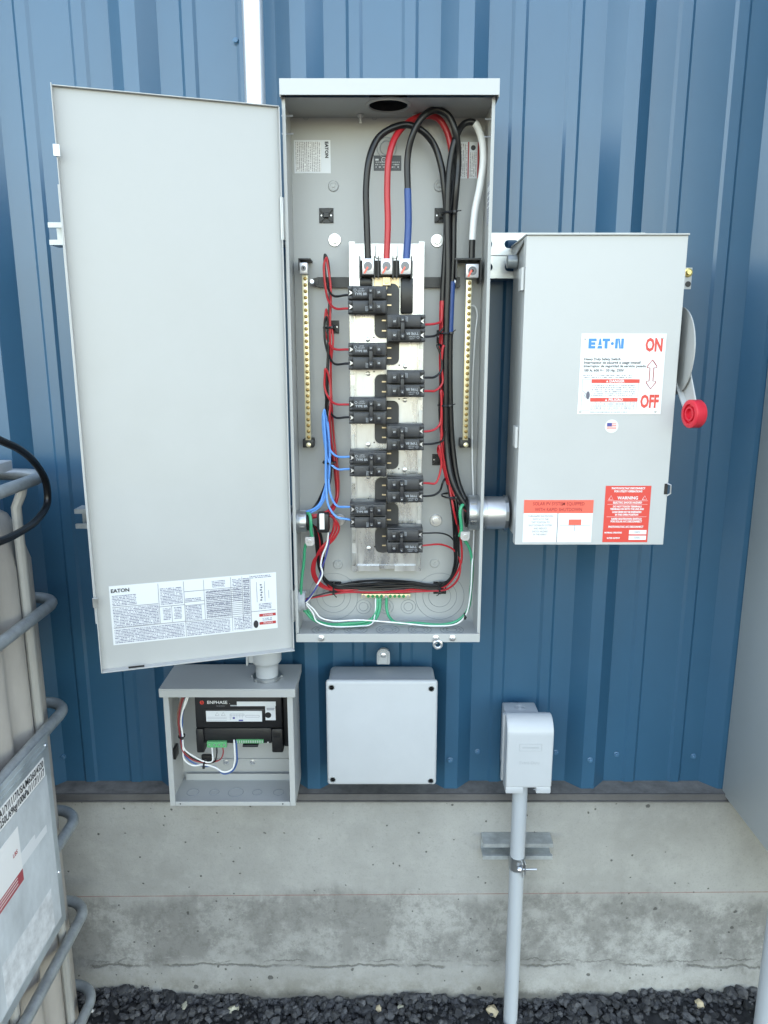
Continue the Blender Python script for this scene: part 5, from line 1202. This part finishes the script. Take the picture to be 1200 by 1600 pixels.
# ================================================================ RIGHT CABINET AND ITS PIPE
CX = .7800
cb = thing('equipment_cabinet', 'large plain grey cabinet at the right edge reaching up the wall', 'cabinet', (CX + .3, -.04, .58))
b = MB().box(CX, CX + .62, -.56, -.0345, .5835, 2.42, .004); b.build('body', 'cabinet', cb)
b = MB().box(CX - .0065, CX - .0003, -.20, -.165, 1.80, 1.835, .001); b.build('mounting_ear', 'pvc', cb)
b = MB().box(CX + .012, CX + .61, -.582, -.5602, .60, 2.40, .003); b.build('door', 'cabinet', cb)
pr2 = thing('conduit', 'grey pipe rising from the gravel below the right cabinet', 'conduit', (.856, -.17, 0))
MB().lathe((.862, -.180, -.05), (0, 0, 1), [(0, .024), (.633, .024)], 28, False).build('pipe', 'pipe', pr2)

# ================================================================ CAGED LIQUID TOTE
TX = -.667; TY = -.115
to = thing('liquid_tote', 'dirty pale plastic liquid tote in a galvanised tube cage at the left', 'liquid tote', (TX - .55, TY - .55, 0))
TX0, TY0 = TX - 1.12, TY - 1.0
def rail(z, r=.0115):
    rad = .055; pts = [(TX, TY0, z)]
    pts += [(TX, TY - rad, z)] + [(TX - rad + rad * math.cos(a), TY - rad + rad * math.sin(a), z) for a in [i * math.pi / 16 for i in range(1, 9)]]
    pts += [(TX0 + rad, TY, z), (TX0, TY - rad, z), (TX0, TY0, z), (TX, TY0, z)]
    return MB().tube(pts, r, 12)
for z in (1.341, 1.084, .850, .592, .362, .136): rail(z).build('cage_rail', 'galvd', to)
for yy in (-.215, -.42, -.62, -.82):
    MB().tube([(TX - .0215, yy, .03), (TX - .0215, yy, 1.295), (TX - .010, yy, 1.320), (TX - .006, yy, 1.335)], .0095, 10).build('cage_upright', 'upright', to)
for xx in (TX - .2, TX - .45, TX - .7): MB().tube([(xx, TY - .0215, .03), (xx, TY - .0215, 1.335)], .0095, 8).build('cage_upright', 'galvd', to)
# tank: rounded box with vertical flutes, narrower than the cage
b = MB(); ring_pts = []
tx1, ty1, tx0_, ty0_ = TX - .034, TY - .022, TX0 + .045, TY0 + .045
def tank_outline():
    pts = []; rad = .055
    for (cx_, cy_, a0) in ((tx1 - rad, ty1 - rad, 0), (tx0_ + rad, ty1 - rad, 90), (tx0_ + rad, ty0_ + rad, 180), (tx1 - rad, ty0_ + rad, 270)):
        pts += [(cx_ + rad * math.cos(R(a0 + k * 11.25)), cy_ + rad * math.sin(R(a0 + k * 11.25))) for k in range(9)]
    out = []
    for p, q in zip(pts, pts[1:] + pts[:1]):
        n_ = max(1, int(math.dist(p, q) / .01))
        out += [(p[0] + (q[0] - p[0]) * k / n_, p[1] + (q[1] - p[1]) * k / n_) for k in range(n_)]
    return out
ol = tank_outline(); mx_, my_ = (tx0_ + tx1) / 2, (ty0_ + ty1) / 2
lev_ = [(.06, .97), (.09, 1), (.6, 1.0), (1.18, 1.0), (1.24, .99), (1.275, .965), (1.295, .92), (1.30, .86)]
rows = []
for z, s_ in lev_:
    row = []
    for i, (x, y) in enumerate(ol):
        fl_ = .010 * (math.sin(y * 78 + 1.2) if abs(x - tx1) < .03 else math.sin(x * 60) if abs(y - ty1) < .03 else 0) * (1 if z < 1.22 else .2)
        nx_ = 1 if abs(x - tx1) < .03 else 0; ny_ = 1 if abs(y - ty1) < .03 else 0
        row.append(b.bm.verts.new((mx_ + (x - mx_) * s_ + nx_ * fl_, my_ + (y - my_) * s_ + ny_ * fl_, z)))
    rows.append(row)
for A, B in zip(rows, rows[1:]):
    for k in range(len(ol)): b.bm.faces.new((A[k], A[(k + 1) % len(ol)], B[(k + 1) % len(ol)], B[k]))
b.bm.faces.new(rows[-1]); b.bm.faces.new(rows[0][::-1]); b.build('tank', 'hdpe', to, ang=60)
b = MB().box(TX0 + .02, TX - .02, TY0 + .02, TY - .02, -.01, .05, .01); b.build('pallet_base', 'galvd', to)
# steel identification plate on the cage side
def tp(px, py): return PX(px, py, TX + .0135)
xp = TX + .0135
yr = (tp(78, 1140).y + tp(99, 1442).y) / 2
zt_, zb_ = tp(78, 1140).z, tp(99, 1443).z
pl_ = MB().box(xp - .0015, xp, yr - .46, yr, zb_, zt_, .0004)
for k in (.008, .020): pl_.box(xp + .0001, xp + .0012, yr - .455, yr - .012, zt_ - k - .006, zt_ - k - .003)
plate = pl_.build('steel_plate', 'plate', to, False)
plate['label'] = 'galvanised plate carrying stickers and stencilled codes'
def side(y, z, rot=0): return Matrix.Translation((xp + .0011, y, z)) @ Matrix.Rotation(R(90), 4, 'Z') @ Matrix.Rotation(R(90), 4, 'X')
def sq(y0, z0, y1, z1, m, name, lift=.0006, par=plate): return MB().box(xp + .0002, xp + lift, y0, y1, z0, z1).build(name, m, par, False)
yA = tp(68, 1190).y
za, zb2 = tp(68, 1182).z, tp(70, 1212).z
sq(yr - .40, zb2, yA, za, 'white', 'code_label')
sq(yr - .44, tp(72, 1292).z - .22, yA + .006, zb2 - .002, 'film', 'clear_film_sticker', .0004)
hl_ = (za - zb2)
b = MB().text('31HA1/Y/1117/USA/M6260/4320', hl_ * .50, side(yA - .004, zb2 + hl_ * .72), 'RIGHT', bold=.0005, sx=.72).text('1250L/69kg/100kPa/1117/1117', hl_ * .50, side(yA - .004, zb2 + hl_ * .27), 'RIGHT', bold=.0005, sx=.72); b.build('lettering', 'ink', plate, False)
y1 = tp(72, 1290).y
sq(yr - .42, tp(72, 1288).z - .016, y1, tp(72, 1288).z, 'paper', 'pale_stripe')
yB = tp(28, 1300).y; zB = tp(28, 1290).z
sq(yr - .42, zB - .085, yB, zB, 'white', 'sticker', .0009); sq(yr - .42, zB - .108, yB, zB - .0855, 'bandred', 'red_band', .0009)
b = MB().text('LBS', .011, side(yB - .010, zB - .042), 'RIGHT', bold=.0003); b.build('lettering', 'dred', plate, False)
b = MB()
for k in range(4): b.box(xp + .0009, xp + .0011, yB - .30, yB - .035, zB - .014 - k * .006, zB - .0115 - k * .006)
for k in range(3): b.box(xp + .0009, xp + .0011, yB - .33, yB - .02, zB - .090 - k * .006, zB - .0885 - k * .006)
b.build('printed_lines', 'white', plate, False)
yC, zC = tp(80, 1395).y, tp(80, 1395).z
sq(yC - .19, zC - .075, yC, zC + .01, 'worn', 'worn_sticker', .0006)
sq(yB, tp(60, 1280).z - .035, yB + .055, tp(60, 1280).z - .018, 'paper', 'faded_mark', .0007)
for (py, pz) in ((-.004, -.02), (-.004, -.30)):
    MB().lathe((xp, yr - .010, zt_ + pz), (1, 0, 0), [(0, .004), (.002, .0035), (.002, 0)], 10).build('rivet', 'zinc', plate)
# lid board and hose on the tote
lb0 = PZ(38, 718, 1.366)
b = MB().box(TX0 + .1, lb0.x + .006, TY - .62, TY - .028, 1.3545, 1.374, .002)
tag(b.build('lid_board', 'pvcw'), 'pale flat board lying on top of the tote', 'board')
hs = [(-40, 668), (0, 688), (30, 702), (56, 725), (72, 755), (74, 785), (58, 812), (30, 832), (0, 846), (-40, 856)]
pts = [PX(px, py, TX + .030 + .012 * math.sin(i)) for i, (px, py) in enumerate(hs)]
tag(MB().tube(spline(pts, 8), .0068, 10).build('hose', 'rubber'), 'black hose looped over the rim of the tote', 'hose')

# ================================================================ GRAVEL
def stone(bm, c, s, seed):
    rnd = random.Random(seed); b = bmesh.new(); bmesh.ops.create_icosphere(b, subdivisions=1, radius=1)
    for v in b.verts: v.co *= rnd.uniform(.72, 1.15)
    for _ in range(3):      # chip flat faces off
        n = Vector((rnd.gauss(0, 1), rnd.gauss(0, 1), rnd.gauss(0, 1))).normalized(); d = rnd.uniform(.45, .8)
        for v in b.verts:
            t = v.co.dot(n) - d
            if t > 0: v.co -= n * t
    m = Matrix.Translation(c) @ Matrix.Rotation(rnd.uniform(0, 6.3), 4, 'Z') @ Matrix.Rotation(rnd.uniform(-.6, .6), 4, 'X') @ Matrix.Diagonal((s * rnd.uniform(.8, 1.35), s * rnd.uniform(.7, 1.1), s * rnd.uniform(.5, .85), 1))
    b.transform(m); return b
def gz(x, y):
    e = min(1, max(0, (y + .5) / .45))
    return .012 + e * (.016 + .020 * max(0, min(1, (-.15 - x) / .5)) + .014 * max(0, min(1, (x - .35) / .2)) + .008 * math.sin(x * 9 + 1))
rnd = random.Random(3); vs_, fs_ = [], []
def addstone(c, s, seed):
    b = stone(None, c, s, seed); o0 = len(vs_)
    vs_.extend([v.co.copy() for v in b.verts]); b.verts.index_update()
    fs_.extend([[o0 + v.index for v in f.verts] for f in b.faces]); b.free()
for i in range(11000):
    x = rnd.uniform(-1.5, 1.5); y = -.055 - abs(rnd.uniform(0, 1)) ** 2.0 * .62
    s = rnd.choice((.003, .004, .005, .006, .007, .009, .011, .014)) * rnd.uniform(.8, 1.25)
    addstone(Vector((x, y, gz(x, y) + rnd.uniform(-.012, .010) + .012 * max(0, math.sin(x * 23) * math.sin(x * 7.3 + 2)) * (y > -.12))), s, i)
me = bpy.data.meshes.new('gravel'); me.from_pydata(vs_, [], fs_); me.materials.append(M['gravel'])
o = bpy.data.objects.new('gravel', me); COL.objects.link(o); o['label'] = 'dark crushed gravel along the foot of the wall'; o['category'] = 'gravel'; o['kind'] = 'stuff'
b = MB(); nx, ny = 80, 24
V = [[b.bm.verts.new((-3 + 6 * i / nx, -.052 - 1.2 * j / ny, max(.004, gz(-3 + 6 * i / nx, -.052 - 1.2 * j / ny) - .010))) for i in range(nx + 1)] for j in range(ny + 1)]
for A, B in zip(V, V[1:]):
    for k in range(nx): b.bm.faces.new((A[k], A[k + 1], B[k + 1], B[k]))
o = b.build('gravel_bed', 'soil'); o['kind'] = 'structure'
for (px, py, s, m, lab) in ((365, 1573, .016, 'palestone', 'pale yellowish stone on the dark gravel below the small box'), (290, 1581, .013, 'palestone', 'dull pale stone half sunk in gravel left of the yellowish one'),
                            (592, 1585, .010, 'tanstone', 'small tan stone against the concrete below the junction box'), (766, 1592, .017, 'tanstone', 'tan stone beside the foot of the grey pipe'),
                            (1088, 1571, .016, 'tanstone', 'tan stone topping the gravel at the right'), (626, 1586, .009, 'palestone', 'little pale chip just right of the small tan stone')):
    q = P(px, py, -.075); b = MB(); b.merge(stone(None, Vector((q.x, -.085, max(q.z, gz(q.x, -.085) + .006))), s, px))
    tag(b.build('stone', m, smooth=False), lab, 'stone')
q = P(142, 1577, -.12)
b = MB().cyl((q.x - .008, -.12, q.z + .004), (q.x + .007, -.125, q.z - .001), .0035, n=10)
tag(b.build('cigarette_butt', 'white'), 'small white stub lying on the gravel beside the tote', 'litter')
